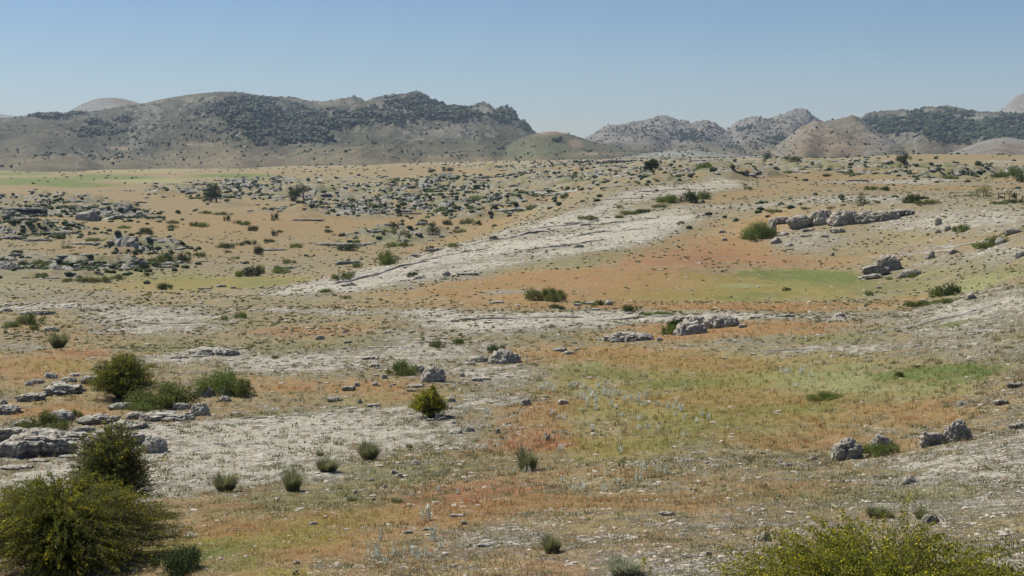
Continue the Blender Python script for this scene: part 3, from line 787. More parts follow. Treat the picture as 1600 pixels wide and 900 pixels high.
def rot_frames(n, R, up=.0):
    """random orthonormal pairs"""
    a = R.normal(size=(n, 3)); a[:, 2] += up; a /= np.linalg.norm(a, axis=1)[:, None]
    b = R.normal(size=(n, 3)); b = np.cross(a, b); b /= np.linalg.norm(b, axis=1)[:, None]
    return a, b
def leaves(name, pos, size, R, tint, asp=.5, up=.3):
    n = len(pos); a, b = rot_frames(n, R, up)
    s = (size * R.uniform(.6, 1.4, n))[:, None]
    V = np.stack([pos - a * s, pos + b * s * asp, pos + a * s, pos - b * s * asp], 1).reshape(-1, 3)
    Q = np.arange(n * 4).reshape(n, 4)
    me = mesh_np(name, V, Q, False); set_val(me, 'tint', np.repeat(tint, 4)); return me

def lobes_for(seed, nl=9, flat=.0):
    R = np.random.default_rng(seed); L = []
    for k in range(nl):
        a = R.uniform(0, 2 * math.pi); r = R.uniform(.1, .95) ** .8
        z = R.uniform(.22, .72) * (1 - .45 * r)
        L.append((math.cos(a) * r, math.sin(a) * r, z, R.uniform(.14, .36)))
    L.append((.1, 0, .36, .36))
    return L
def crown_points(L, n, R, spread=.22, inner=.25, zmin=0.0):
    L = np.array(L); wts = L[:, 3] ** 2; wts /= wts.sum()
    li = R.choice(len(L), n, p=wts)
    dv = R.normal(size=(n, 3)); dv /= np.linalg.norm(dv, axis=1)[:, None]
    rad = L[li, 3] * np.where(R.random(n) < inner, R.uniform(.3, .9, n), 1 + spread * R.normal(size=n) * 1.2)
    lump = 1 + .22 * v3(dv[:, 0] * 3 + li, dv[:, 1] * 3, dv[:, 2] * 3, 7)
    p = L[li, :3] + dv * (rad * lump)[:, None]
    # the crown spreads on the ground instead of passing under it
    lo = p[:, 2] < zmin
    p[lo, 2] = zmin + R.random(lo.sum()) * .08
    t = np.clip(.5 + .28 * R.normal(size=n) + .15 * v3(p[:, 0] * 4, p[:, 1] * 4, p[:, 2] * 4, 3), 0, 1)
    return p, t
def twigs_mesh(name, seed, n, reach=.75, top=.75, rad=.018):
    R = np.random.default_rng(seed); V = []; Q = []; c = 0
    for k in range(n):
        a = R.uniform(0, 2 * math.pi); r = R.uniform(.15, reach)
        P0 = np.array([R.normal() * .05, R.normal() * .05, -.05]); P1 = np.array([math.cos(a) * r * .5, math.sin(a) * r * .5, top * .45]); P2 = np.array([math.cos(a) * r, math.sin(a) * r, top * R.uniform(.7, 1)])
        c = tube(V, Q, [P0, P1, P2], [rad, rad * .6, rad * .2], c)
    return mesh_np(name, np.array(V), np.array(Q))
def tube(V, Q, path, radii, c, sides=5):
    for i, (p, r) in enumerate(zip(path, radii)):
        t = path[min(i + 1, len(path) - 1)] - path[max(i - 1, 0)]; t = t / (np.linalg.norm(t) + 1e-9)
        u = np.cross(t, (0.31, .95, .05)); u /= np.linalg.norm(u); w = np.cross(t, u)
        for s in range(sides):
            a = 2 * math.pi * s / sides
            V.append(p + (u * math.cos(a) + w * math.sin(a)) * r)
        if i:
            for s in range(sides):
                s2 = (s + 1) % sides
                Q.append([c - sides + s, c - sides + s2, c + s2, c + s])
        c += sides
    return c

PROTO = {}
def bush_meshes(kind, lod, k):
    key = (kind, lod, k)
    if key not in PROTO:
        n, size = {'hi': (9000, .030), 'mid': (1500, .062), 'lo': (260, .13)}[lod]
        R = np.random.default_rng(hash((kind, lod, k)) % 1000 if False else (k * 31 + {'hi': 1, 'mid': 2, 'lo': 3}[lod] + 7 * len(kind)))
        pnt, t = crown_points(lobes_for(k * 5 + len(kind), 9 if lod != 'lo' else 6), n, R)
        mt = {'dark': 'leafdark', 'green': 'leafgreen', 'olive': 'leaf', 'broom': 'leafbroom'}[kind]
        me = leaves('foliage', pnt, size, R, t); me.materials.append(M[mt])
        st = None
        if lod != 'lo':
            st = twigs_mesh('stem', k + 50, 14 if lod == 'hi' else 7); st.materials.append(M['bark'])
        PROTO[key] = (me, st)
    return PROTO[key]

def put_bush(px, py, wpx, hpx, kind='olive', label=None, k=None, name='shrub', cat='shrub', group=None, desc=None, rz=None, single=False):
    x, y = hit(px, py)
    w = wpx * y / F * 1.04; h = hpx * y / F * 1.08
    lod = 'hi' if wpx > 34 else 'mid' if wpx > 13 else 'lo'
    if k is None: k = int(px * 7 + py * 3) % 3
    me, st = bush_meshes(kind, lod, k)
    y2 = y + w * .30; x2 = x * y2 / y; z = ground_z(x2, y2) - .04 * h
    if rz is None: rz = (px * 1.7 + py) % 6.28
    if lod == 'lo' or single:
        o = link(name, me, None, label=label, cat=cat, group=group, loc=(x2, y2, z)); o.rotation_euler.z = rz
    else:
        o = empty(name, (x2, y2, z), label, cat, group); o.rotation_euler.z = rz
        link('foliage', me, None, parent=o); link('stem', st, None, parent=o)
    o.scale = (w / 1.75, w / 1.75, h / 1.0)
    if label is None: TAGGED.append((o, px, py, desc or {'dark': 'small dark green shrub', 'green': 'small fresh green shrub', 'olive': 'low olive shrub', 'broom': 'low yellowish broom shrub'}[kind]))
    return o

def tussock_mesh(name, seed, n, wb=.012, droop=.5, spread=.75):
    R = np.random.default_rng(seed)
    a = R.uniform(0, 2 * math.pi, n); tl = R.uniform(.05, 1, n) ** .7 * spread
    L = R.uniform(.45, 1.1, n) * (1 - .25 * tl) * (1 + .45 * n2(a * 1.1, a * 0 + seed, seed))
    base = np.stack([np.cos(a) * R.uniform(0, .28, n), np.sin(a) * R.uniform(0, .28, n), np.zeros(n)], -1)
    d = np.stack([np.cos(a) * np.sin(tl), np.sin(a) * np.sin(tl), np.cos(tl)], -1)
    mid = base + d * (L * .55)[:, None]
    tip = mid + (d + np.stack([np.cos(a), np.sin(a), -np.ones(n)], -1) * droop * R.uniform(.1, .6, n)[:, None]) * (L * .42)[:, None]
    sd = np.stack([-np.sin(a + R.normal(size=n)), np.cos(a), 0 * a], -1) * wb
    V = np.stack([base - sd, base + sd, mid + sd * .8, mid - sd * .8, tip], 1).reshape(-1, 3)
    i = np.arange(n)[:, None] * 5
    T = np.concatenate([i + [0, 1, 2], i + [0, 2, 3], i + [3, 2, 4]], 0)
    me = mesh_np(name, V, T, False); set_val(me, 'tint', np.repeat(np.clip(.5 + .3 * R.normal(size=n), 0, 1), 5)); return me
TUS = {}
def put_tussock(px, py, wpx, hpx, label=None, k=0, desc=None, group='grass tussocks'):
    x, y = hit(px, py); w = wpx * y / F; h = hpx * y / F
    if k not in TUS:
        TUS[k] = tussock_mesh('grass_tussock', 300 + k, 1500, .011); TUS[k].materials.append(M['pale' if k == 9 else 'esparto'])
    y2 = y + w * .3; x2 = x * y2 / y
    o = link('grass_tussock', TUS[k], None, label=label, cat='grass tussock', group=group, loc=(x2, y2, ground_z(x2, y2) - .03))
    o.scale = (w / 1.45, w / 1.45, h / .86); o.rotation_euler.z = px
    if label is None: TAGGED.append((o, px, py, desc or 'grass tussock'))
    return o

def arching_bush(px, py, wpx, hpx, nbr, label, seed, Dset=None, flowers=.3, kindmat='leafbroom', nleaf=60, leaf=.022, upright=.5, name='broom_bush', flw=.016, lean=0.0, squash=1.0, flat_pow=2.0, rag=.3):
    """a bush of arching leafy branches, some with yellow blossom; parts: branches, foliage, blossom"""
    if Dset is None: x, y = hit(px, py); 
    else: y = Dset; x = float(ray(px, py)[0]) * y
    w = wpx * y / F; h = hpx * y / F
    y2 = y + w * .28 * squash if Dset is None else y; x2 = x * y2 / y
    R = np.random.default_rng(seed)
    n = nbr
    a = R.uniform(0, 2 * math.pi, n); rr = np.sqrt(R.uniform(.0, 1, n)); 
    lump = 1 + .25 * n2(np.cos(a) * 1.7 + seed, np.sin(a) * 1.7, seed)
    ex = np.cos(a) * rr * w / 2 * lump * R.uniform(.8, 1.15, n) + lean * h; ey = np.sin(a) * rr * w / 2 * lump * squash
    ez = h * (np.sqrt(np.clip(1 - rr ** flat_pow * .92, 0, 1)) * R.uniform(.58, 1.08, n) * (1 + rag * n2(ex * 2.2 / h, ey * 2.2 / h, seed + 3)))
    ez = np.maximum(ez, .12 * h)
    m = 9; t = np.linspace(0, 1, m)[None, :]
    bx = ex * .12; by = ey * .12
    hz_ = ez * (1 + .12 * (1 - upright))
    X_ = bx[:, None] + (ex - bx)[:, None] * t ** 1.3 
    Y_ = by[:, None] + (ey - by)[:, None] * t ** 1.3
    Z_ = hz_[:, None] * (1 - (1 - t) ** 1.9) - (hz_ - ez)[:, None] * t ** 5
    Wb = .03 * h * n2(t * 3 + a[:, None] * 5, rr[:, None] * 9 + 0 * t, seed + 9)
    Pth = np.stack([X_ + Wb, Y_ - Wb, Z_], -1)
    V = []; Q = []; c = 0
    for i in range(n):
        c = tube(V, Q, list(Pth[i]), list(np.linspace(.008, .002, m) * (h / 1.4)), c, 3)
    root = empty(name, (x2, y2, ground_z(x2, y2) - .03), label, 'bush')
    link('branch', mesh_np('branch', np.array(V), np.array(Q)), M['bark'], parent=root)
    # leaves along the outer two thirds
    N = n * nleaf
    bi = R.integers(0, n, N); tp = R.uniform(.22, 1, N) ** .75 * (m - 1.001)
    j = tp.astype(int); fr = (tp - j)[:, None]
    pos = Pth[bi, j] * (1 - fr) + Pth[bi, j + 1] * fr + R.normal(size=(N, 3)) * leaf * 1.1
    bt = R.random(n)
    tint = np.clip(.25 + .5 * bt[bi] + .2 * R.normal(size=N), 0, 1)
    me = leaves('foliage', pos, leaf, R, tint, .42, .4); link('foliage', me, M[kindmat], parent=root)
    if flowers > 0:
        fb = np.nonzero(R.random(n) < flowers)[0]; Nf = len(fb) * 26
        bi = R.choice(fb, Nf); tp = R.uniform(.66, 1, Nf) * (m - 1.001); j = tp.astype(int); fr = (tp - j)[:, None]
        pos = Pth[bi, j] * (1 - fr) + Pth[bi, j + 1] * fr + R.normal(size=(Nf, 3)) * leaf * .9
        link('blossom', leaves('blossom', pos, flw, R, R.random(Nf), .8, .5), M['flower'], parent=root)
    return root

def put_tree(px, py, hpx, trunk, lobes, label, seed, nleaf=2600, leaf=.06, mat='pine', rtr=.05):
    """trunk and limbs: paths in units of the tree's height; lobes: leaf clumps in the same units"""
    x, y = hit(px, py); h = hpx * y / F
    root = empty('tree', (x, y, ground_z(x, y) - .15), label, 'tree')
    V = []; Q = []; c = 0
    for path, r0, r1 in trunk:
        path = [np.array(p, float) * h for p in path]
        c = tube(V, Q, path, list(np.linspace(r0, r1, len(path)) * h), c, 7)
    link('trunk', mesh_np('trunk', np.array(V), np.array(Q)), M['bark'], parent=root)
    R = np.random.default_rng(seed)
    p, t = crown_points(lobes, nleaf, R, .16, .3, zmin=.1)
    link('crown', leaves('crown', p * h, leaf * h * .5, R, t), M[mat], parent=root)
    return root
# ------------------------------------------------------------------ trees
put_tree(1022, 283, 33, [([(0,0,0),(.02,0,.2),(-.03,0,.42),(-.14,0,.66)],.045,.025),([(-.03,0,.40),(.06,.02,.62),(.08,0,.8)],.025,.012),([(-.10,0,.55),(-.3,.05,.68)],.02,.01)],
         [(-.28,0,.70,.17),(-.12,.1,.80,.17),(.04,0,.86,.15),(.10,-.05,.70,.12),(-.42,.0,.62,.10),(-.16,-.1,.62,.13),(-.02,.1,.93,.10),(-.34,0,.82,.11)],
         'lone windswept pine leaning left on the middle skyline, its bare trunk showing', 401)
put_tree(338, 316, 30, [([(0,0,0),(.01,0,.2),(-.06,0,.45),(-.18,0,.7)],.05,.02),([(-.02,0,.3),(-.3,.1,.55)],.03,.012),([(0,0,.3),(.15,0,.55)],.02,.01)],
         [(-.35,0,.48,.30),(-.15,.1,.68,.30),(-.5,.1,.32,.25),(.10,0,.50,.22),(-.12,-.1,.42,.26),(-.3,0,.78,.16),(.2,.1,.36,.14),(-.6,0,.2,.16)],
         'rounded pine growing low to the ground on the left plain below the green field', 402)
put_tree(474, 317, 28, [([(0,0,0),(.03,0,.25),(.0,0,.5),(-.1,0,.72)],.06,.03),([(.02,0,.3),(-.35,.1,.55)],.03,.012),([(.0,0,.5),(.14,0,.7)],.02,.01)],
         [(-.45,0,.62,.26),(-.15,.1,.82,.24),(.12,0,.78,.20),(-.55,.1,.36,.24),(-.28,-.1,.55,.22),(-.68,0,.5,.14),(-.55,0,.18,.16)],
         'spreading dark pine with a leaning trunk among ledges left of centre', 403)
put_tree(1199, 251, 15, [([(0,0,0),(0,0,.4),(.02,0,.7)],.06,.03)], [(0,0,.5,.36),(.1,0,.72,.26),(-.15,0,.35,.3),(.2,0,.3,.25)],
         'small round dark tree on the skyline below the steep pale hill', 404, 900, .09)
put_tree(192, 412, 21, [([(0,0,0),(0,0,.4),(-.05,0,.7)],.05,.02)], [(-.1,0,.65,.28),(-.2,0,.8,.18),(.25,0,.35,.28),(.5,0,.22,.22),(0,0,.3,.28),(-.05,0,.45,.25)],
         'small tree with a pale top and dark skirt in the left valley', 405, 1600, .07, 'leafdark')
put_tree(677, 372, 24, [([(0,0,0),(0,0,.4),(0,0,.75)],.04,.02)], [(-.05,0,.62,.28),(.2,0,.4,.25),(-.2,0,.3,.28),(.3,0,.2,.2),(0,0,.85,.16)],
         'upright dark green tree in the hollow right of the twisted bare trunk', 406, 1600, .06, 'leafdark')
put_tree(624, 381, 22, [([(0,0,0),(-.06,0,.2),(.0,0,.35),(-.1,0,.55)],.05,.03),([(0,0,.3),(.25,0,.62)],.03,.015)], [(.3,0,.66,.22),(.5,0,.6,.16),(-.35,0,.85,.2),(-.38,0,.62,.15),(.1,0,.6,.16)],
         'little tree with a twisted bare trunk in the hollow behind the pale ridge', 407, 1200, .06, 'leaf')
put_tree(1345, 318, 20, [([(0,0,0),(0,0,.4),(0,0,.75)],.04,.02)], [(.05,0,.6,.30),(-.3,0,.3,.28),(.4,0,.22,.26),(0,0,.86,.15),(.1,0,.3,.3)],
         'dark small tree with yellowish skirt standing above the cliff overhang', 408, 1200, .07, 'leaf')
put_tree(1537, 308, 22, [([(0,0,0),(0,0,.4),(0,0,.75)],.04,.02)], [(.1,0,.72,.28),(-.1,0,.6,.26),(-.5,0,.25,.28),(-.85,0,.18,.2),(.3,0,.4,.3),(.3,0,.15,.26),(-.4,0,.5,.2)],
         'bushy pale green tree at right beside the row of fence posts', 409, 1800, .06, 'leafgreen')

# ------------------------------------------------------------------ the cliff with its overhang, on the right
CL = 'cliff_rock'
for i, (a, b, w, h, st, dp, lb) in enumerate([
    (1222,350,46,15,'crag',.9,'low pale shelf tapering off left of the overhanging block'),(1248,358,44,25,'ledge',.8,'rounded overhanging block at the left end of the cliff ledge'),
    (1283,352,46,26,'crag',.8,'dark hollowed part of the cliff right beside the overhanging block'),(1316,352,52,27,'crag',.8,'thick middle stretch of the dark faced cliff ledge'),
    (1350,350,54,23,'crag',.8,'widest stretch of the cliff ledge with a long shaded underside'),(1382,345,50,18,'crag',.8,'stretch of the cliff ledge getting thinner to the right'),
    (1410,338,44,13,'crag',.8,'thin right end of the cliff ledge where it sinks into the slope')]):
    put_rock(a, b, w, h, st, lb, 61 + i, 'warm', 'cliff_ledge', 'cliff', .06 if a > 1370 else 0, 0, dp, 5, sink=.25)
put_rock(1262, 362, 24, 6, 'slab', 'flat slab lying just under the dark hollow of the cliff', 66, 'warm')
for i, (a, b, w, h, st, lb) in enumerate([
    (1206,366,20,20,'boulder','upright grey boulder right beside the round green bush below the cliff'),
    (1212,381,22,12,'boulder','blunt boulder just below the round green bush under the cliff'),
    (1234,385,14,6,'boulder',None),(1226,368,18,7,'boulder',None),(1288,371,14,5,'slab',None),(1308,364,28,9,'crag','broken low outcrop under the middle of the cliff ledge'),
    (1260,370,26,5,'slab',None),(1300,400,9,6,'boulder',None),(1132,376,11,5,'boulder',None),(1128,364,14,5,'slab',None),
    (1386,425,52,28,'crag','tilted layered outcrop rising to the right on the far side of the green meadow'),(1366,432,50,22,'ledge','lower left end of the tilted layered outcrop beyond the meadow'),
    (1358,437,44,11,'slab','long low slab at the foot of the tilted layered outcrop'),(1420,433,40,14,'crag','low broken outcrop just right of the tilted layered one'),
    (1452,405,18,13,'boulder','dark squarish boulder on the slope above the tilted outcrop'),(1490,397,20,8,'slab',None),(1466,352,13,12,'crag','small upright rock high on the right slope'),
    (1481,361,14,9,'crag',None),(1466,364,12,6,'boulder',None),(1516,468,17,12,'boulder','blocky dark boulder perched on the right spur edge'),
    (1594,402,22,10,'boulder','flat dark rock at the right picture edge halfway up the slope'),(1564,381,20,11,'boulder','pale rock touching the right side of the leafy slope bush'),
    (1582,366,32,12,'crag','scattered pale outcrop high at the right picture edge'),(1300,420,6,3,'boulder',None),(1374,451,10,4,'slab',None),
    (1388,421,8,5,'boulder',None)]):
    put_rock(a, b, w, h, st, lb, 70 + i, 'warm', lean=.12 if 'tilted' in (lb or '') else 0, sub=5 if w > 30 else 4)

# ------------------------------------------------------------------ rocks of the near and middle ground
for i, (a, b, w, h, st, lb) in enumerate([
    # left outcrop
    (62,714,135,44,'ledge','largest grey ledge of the left outcrop with black shade under it'),
    (178,700,112,34,'ledge','sloping grey ledge with deep shade just above the tall left bush'),
    (20,716,60,30,'ledge','grey ledge cut by the left picture edge in the left outcrop'),
    (152,664,74,22,'ledge','middle ledge of the left outcrop between the grass and the lower ledges'),
    (258,660,96,24,'ledge','pale rounded ledge at the upper right of the left outcrop'),
    (312,650,36,22,'crag','lumpy rock ending the left outcrop on its right'),
    (243,708,46,28,'crag','separate pale knob of rock right of the left outcrop'),
    (190,640,46,14,'slab','pale slab under the big dark round bush'),
    (95,660,44,22,'ledge','grey rock behind the greyish shrub of the left outcrop'),
    (12,648,44,18,'ledge','pale rock at the left edge above the left outcrop'),
    (12,690,56,26,'ledge','upper ledge at the left edge just left of the greyish shrub'),
    (120,690,70,22,'ledge','ledge between the largest ledge and the sloping ledge at left'),
    (100,618,68,22,'ledge','right half of the pale rock band left of the big round bush'),
    (48,628,50,17,'ledge','left half of the pale rock band near the left edge'),
    (6,632,16,9,'boulder',None),(142,600,42,16,'ledge','small ledge touching the left side of the big round bush'),
    (108,597,26,10,'crag',None),(80,592,24,12,'boulder',None),(60,600,24,10,'crag',None),(46,603,16,9,'boulder',None),(92,604,30,9,'slab',None),
    (118,588,20,6,'boulder',None),(168,575,50,7,'slab','thin pale slab behind the big dark round bush'),
    (318,620,44,18,'crag','grey rock lump at the foot of the right-hand bush group'),(355,618,26,16,'crag','pale rock half hidden in the right-hand bush group'),(352,628,22,10,'boulder',None),
    (70,690,90,24,'ledge','ledge directly above the largest one in the left outcrop'),(205,672,80,20,'ledge','pale ledge above the sloping one in the left outcrop'),(150,712,70,16,'crag','low broken rock right of the largest ledge in the left outcrop'),
    (40,668,50,16,'crag',None),(215,655,40,14,'crag',None),(285,640,34,12,'crag',None),(225,690,50,12,'slab',None),(28,735,60,10,'slab',None),(130,676,40,12,'crag',None),
    (110,716,44,8,'slab',None),(60,722,36,7,'slab',None),
    (334,556,84,20,'crag','wide whitish rock patch on the middle left slope'),(80,518,28,9,'crag',None),(60,492,60,10,'crag','low pale rubble row at far left below the plateau edge'),
    (107,482,12,5,'boulder',None),(10,487,20,8,'crag',None),(281,561,8,6,'boulder',None),(240,482,10,3,'boulder',None),(158,467,9,3,'boulder',None),
    # middle
    (500,531,20,8,'boulder','lone pale-topped rock on the bare slope left of centre'),
    (543,536,14,5,'slab',None),(541,545,16,4,'slab',None),(538,520,12,5,'boulder',None),(610,520,22,6,'crag',None),
    (678,597,44,28,'crag','dark shaded boulder right of the round bush at centre'),(656,583,24,14,'crag','smaller jagged rock between the round bush and the dark boulder'),
    (585,574,22,8,'crag',None),(600,592,12,8,'boulder',None),(588,588,14,4,'slab',None),(578,562,30,8,'slab',None),
    (790,569,58,28,'crag','rugged dark-faced outcrop with a small bush on top at centre'),(750,566,40,13,'crag','low left end of the outcrop with the small bush on top'),
    (733,570,20,6,'crag',None),(745,596,20,8,'slab',None),(760,594,16,5,'slab',None),(722,589,12,7,'boulder',None),(648,606,30,10,'slab',None),(643,612,18,6,'slab',None),(614,602,12,4,'boulder',None),
    (523,628,28,9,'ledge',None),(544,611,24,9,'ledge',None),(558,604,10,7,'boulder',None),(563,631,10,8,'boulder',None),(584,636,22,6,'slab',None),(586,603,12,7,'boulder',None),
    (712,678,26,9,'boulder','whitish rock with black shade below the yellowish bush'),(733,675,20,10,'boulder','whitish block right beside its twin below the yellowish bush'),
    (708,662,10,5,'boulder',None),(705,628,18,9,'crag',None),(672,658,16,5,'slab',None),
    (985,534,92,22,'crag','flat jagged outcrop left of the rock pile at centre right'),(1030,533,14,7,'boulder',None),(940,532,24,5,'slab',None),
    (1078,523,58,26,'crag','rock pile with a bush on its left at centre right'),(1128,512,62,24,'crag','pale outcrop right behind the rock pile'),(1095,508,60,20,'crag','pale rubble hump behind the rock pile'),(1160,512,16,6,'slab',None),
    (875,549,24,7,'crag',None),(889,554,20,7,'crag',None),(900,547,12,5,'boulder',None),(866,547,8,5,'boulder',None),
    (822,634,20,12,'crag',None),(816,624,14,6,'boulder',None),(880,632,20,9,'boulder','brown-topped rock at the edge of the silvery plants'),(850,622,8,4,'boulder',None),
    (1312,496,20,9,'crag','small dark rock standing on the narrow band between the meadows'),(1286,499,8,4,'boulder',None),(1230,495,30,6,'slab',None),(1180,497,20,5,'slab',None),
    (952,477,14,9,'boulder',None),(921,476,18,6,'slab',None),(903,478,14,5,'slab',None),(930,485,20,5,'slab',None),(914,486,8,4,'boulder',None),(1004,492,16,7,'boulder',None),(984,491,14,5,'slab',None),
    (730,430,44,7,'slab','long flat pale slab on the ochre slope below the pale ridge'),(697,431,14,8,'boulder',None),(694,437,12,4,'slab',None),(654,436,18,7,'boulder',None),(612,410,14,4,'slab',None),
    (776,474,26,6,'crag',None),(708,503,12,5,'boulder',None),
    # right foreground
    (1322,719,58,40,'crag','big craggy boulder with orange stain left of a leafy plant'),(1376,703,42,24,'boulder','smooth split boulder half hidden behind a leafy plant'),
    (1456,697,46,26,'ledge','long pale boulder leaning on the taller cracked one at right'),(1497,690,52,37,'crag','tall cracked boulder with a dark hollow at right'),
    (1422,756,28,15,'boulder','tilted pinkish rock alone on the near right slope'),(1502,634,14,8,'boulder',None),(1592,670,38,14,'ledge','pale ledge with dark top at the right picture edge'),
    (1564,633,26,10,'ledge',None),(1588,606,34,10,'ledge','pale rock streak climbing the right edge of the lower meadow'),(1228,729,26,9,'crag',None),(1220,727,12,8,'boulder',None),(1271,719,14,7,'boulder',None),
    (1193,846,28,16,'boulder','dark rock at the lower edge between the two flowering bushes'),(1452,818,34,16,'crag','brown rock just behind the near flowering bush'),(1284,708,7,3,'boulder',None),
    (1105,725,12,5,'boulder',None),(1118,731,18,6,'boulder',None),(1165,727,10,4,'boulder',None),(855,689,12,10,'boulder',None),(852,683,7,8,'boulder',None),
    # near left and centre
    (624,746,14,8,'boulder',None),(650,727,18,9,'boulder',None),(616,741,16,8,'boulder',None),(581,752,12,6,'boulder',None),(602,762,10,5,'boulder',None),(555,771,10,6,'boulder',None),
    (583,782,10,7,'boulder',None),(554,769,9,5,'boulder',None),(490,820,18,6,'boulder',None),(463,882,14,7,'boulder',None),(462,899,12,9,'boulder',None),
    (715,808,30,7,'slab','thin flat pale slab beside the silvery plants near the bottom'),(668,829,18,6,'slab',None),(638,834,16,6,'slab',None),(725,820,12,7,'boulder',None),
    (1040,806,30,7,'slab',None),(1080,871,32,9,'boulder','whitish flat stone just above the near flowering sprig'),(1107,868,12,7,'boulder',None),(755,855,30,8,'slab',None),
    (778,677,9,9,'boulder',None),(975,716,6,3,'boulder',None)]):
    kk_ = 'warm' if a > 1180 and b > 600 else 'lime'
    put_rock(a, b, w, h, st, lb, 200 + i, kk_, sub=6 if w > 70 else 5 if w > 30 else 4, desc={'boulder': 'small grey rock', 'crag': 'small jagged rock', 'slab': 'small flat slab', 'ledge': 'small pale ledge'}[st], sink=.35)
# dark rocks and ledge rows of the left valley
for i, (a, b, w, h, st, lb) in enumerate([
    (14,428,52,24,'boulder','big dark grey boulder at the left edge of the valley'),(45,412,40,8,'ledge',None),(85,413,60,7,'ledge','long thin ledge right of the big dark valley boulder'),
    (135,345,46,18,'boulder','rounded grey rock knoll in the left valley'),(108,355,50,10,'boulder','smooth grey rock joining the rounded knoll on its left'),(65,360,42,10,'boulder',None),(40,352,50,9,'ledge',None),(8,360,30,10,'boulder',None),
    (85,367,90,7,'ledge','long pale ledge below the rounded grey knoll'),(20,374,40,8,'ledge',None),(60,377,60,6,'ledge',None),(140,383,90,8,'ledge','wide pale ledge group in the middle of the left valley'),(170,382,30,5,'ledge',None),(230,382,26,4,'slab',None),
    (110,334,80,6,'ledge',None),(40,337,90,6,'ledge',None),(150,330,50,5,'ledge',None),(210,317,40,4,'ledge',None),(262,413,28,5,'ledge',None),(280,412,14,6,'boulder',None),(255,419,50,5,'ledge',None),(320,409,22,4,'boulder',None),
    (82,436,26,6,'ledge',None),(35,420,30,5,'ledge',None),(345,449,20,6,'boulder',None),(320,452,28,4,'slab',None),(365,451,12,4,'boulder',None),
    (545,385,60,8,'ledge','dark ledge line in the valley behind the two low dark bushes'),(575,383,30,6,'ledge',None),(420,392,60,5,'ledge',None),(510,384,40,6,'ledge',None),(450,420,26,6,'crag',None),(545,413,50,9,'slab','smooth low rock hump left of the round bright bush'),
    (655,376,14,8,'boulder',None),(590,376,24,5,'ledge',None),(480,345,60,5,'slab',None),
    (685,392,55,7,'ledge','long dark-edged ledge on the crest of the pale ridge'),(655,400,30,6,'ledge',None),(620,406,24,6,'boulder',None),(553,426,20,4,'ledge',None),(550,445,12,5,'boulder',None),(545,447,30,4,'slab',None),
    (900,350,44,5,'crag',None),(870,386,30,5,'crag',None),(905,387,18,6,'crag',None),(855,362,20,3,'slab',None),(920,352,30,5,'crag',None),
    (1340,283,40,4,'ledge',None),(700,296,100,7,'ledge','long pale ledge crossing the rocky plain at the centre'),(770,285,90,6,'ledge',None),(620,315,60,7,'ledge',None),(680,312,44,8,'ledge',None),
    (620,325,36,8,'boulder',None),(640,335,40,5,'ledge',None),(1137,269,40,12,'crag','dark grey craggy hump right of the windswept pine'),(1125,276,30,7,'crag',None),(955,254,50,6,'ledge','slanting dark ledge line left of the windswept pine'),
    (893,263,12,6,'boulder',None),(965,258,44,5,'ledge',None),(1060,250,18,5,'boulder',None),(1038,251,16,5,'boulder',None),(1090,252,30,5,'ledge',None)]):
    put_rock(a, b, w, h, 'crag' if st == 'ledge' else st, lb, 500 + i, 'limefar', sub=5 if w > 30 else 4, desc={'boulder': 'grey boulder', 'crag': 'jagged rock', 'slab': 'flat slab', 'ledge': 'limestone ledge'}[st], name='limestone_ledge' if st == 'ledge' else 'rock', cat='rock', sink=.35)

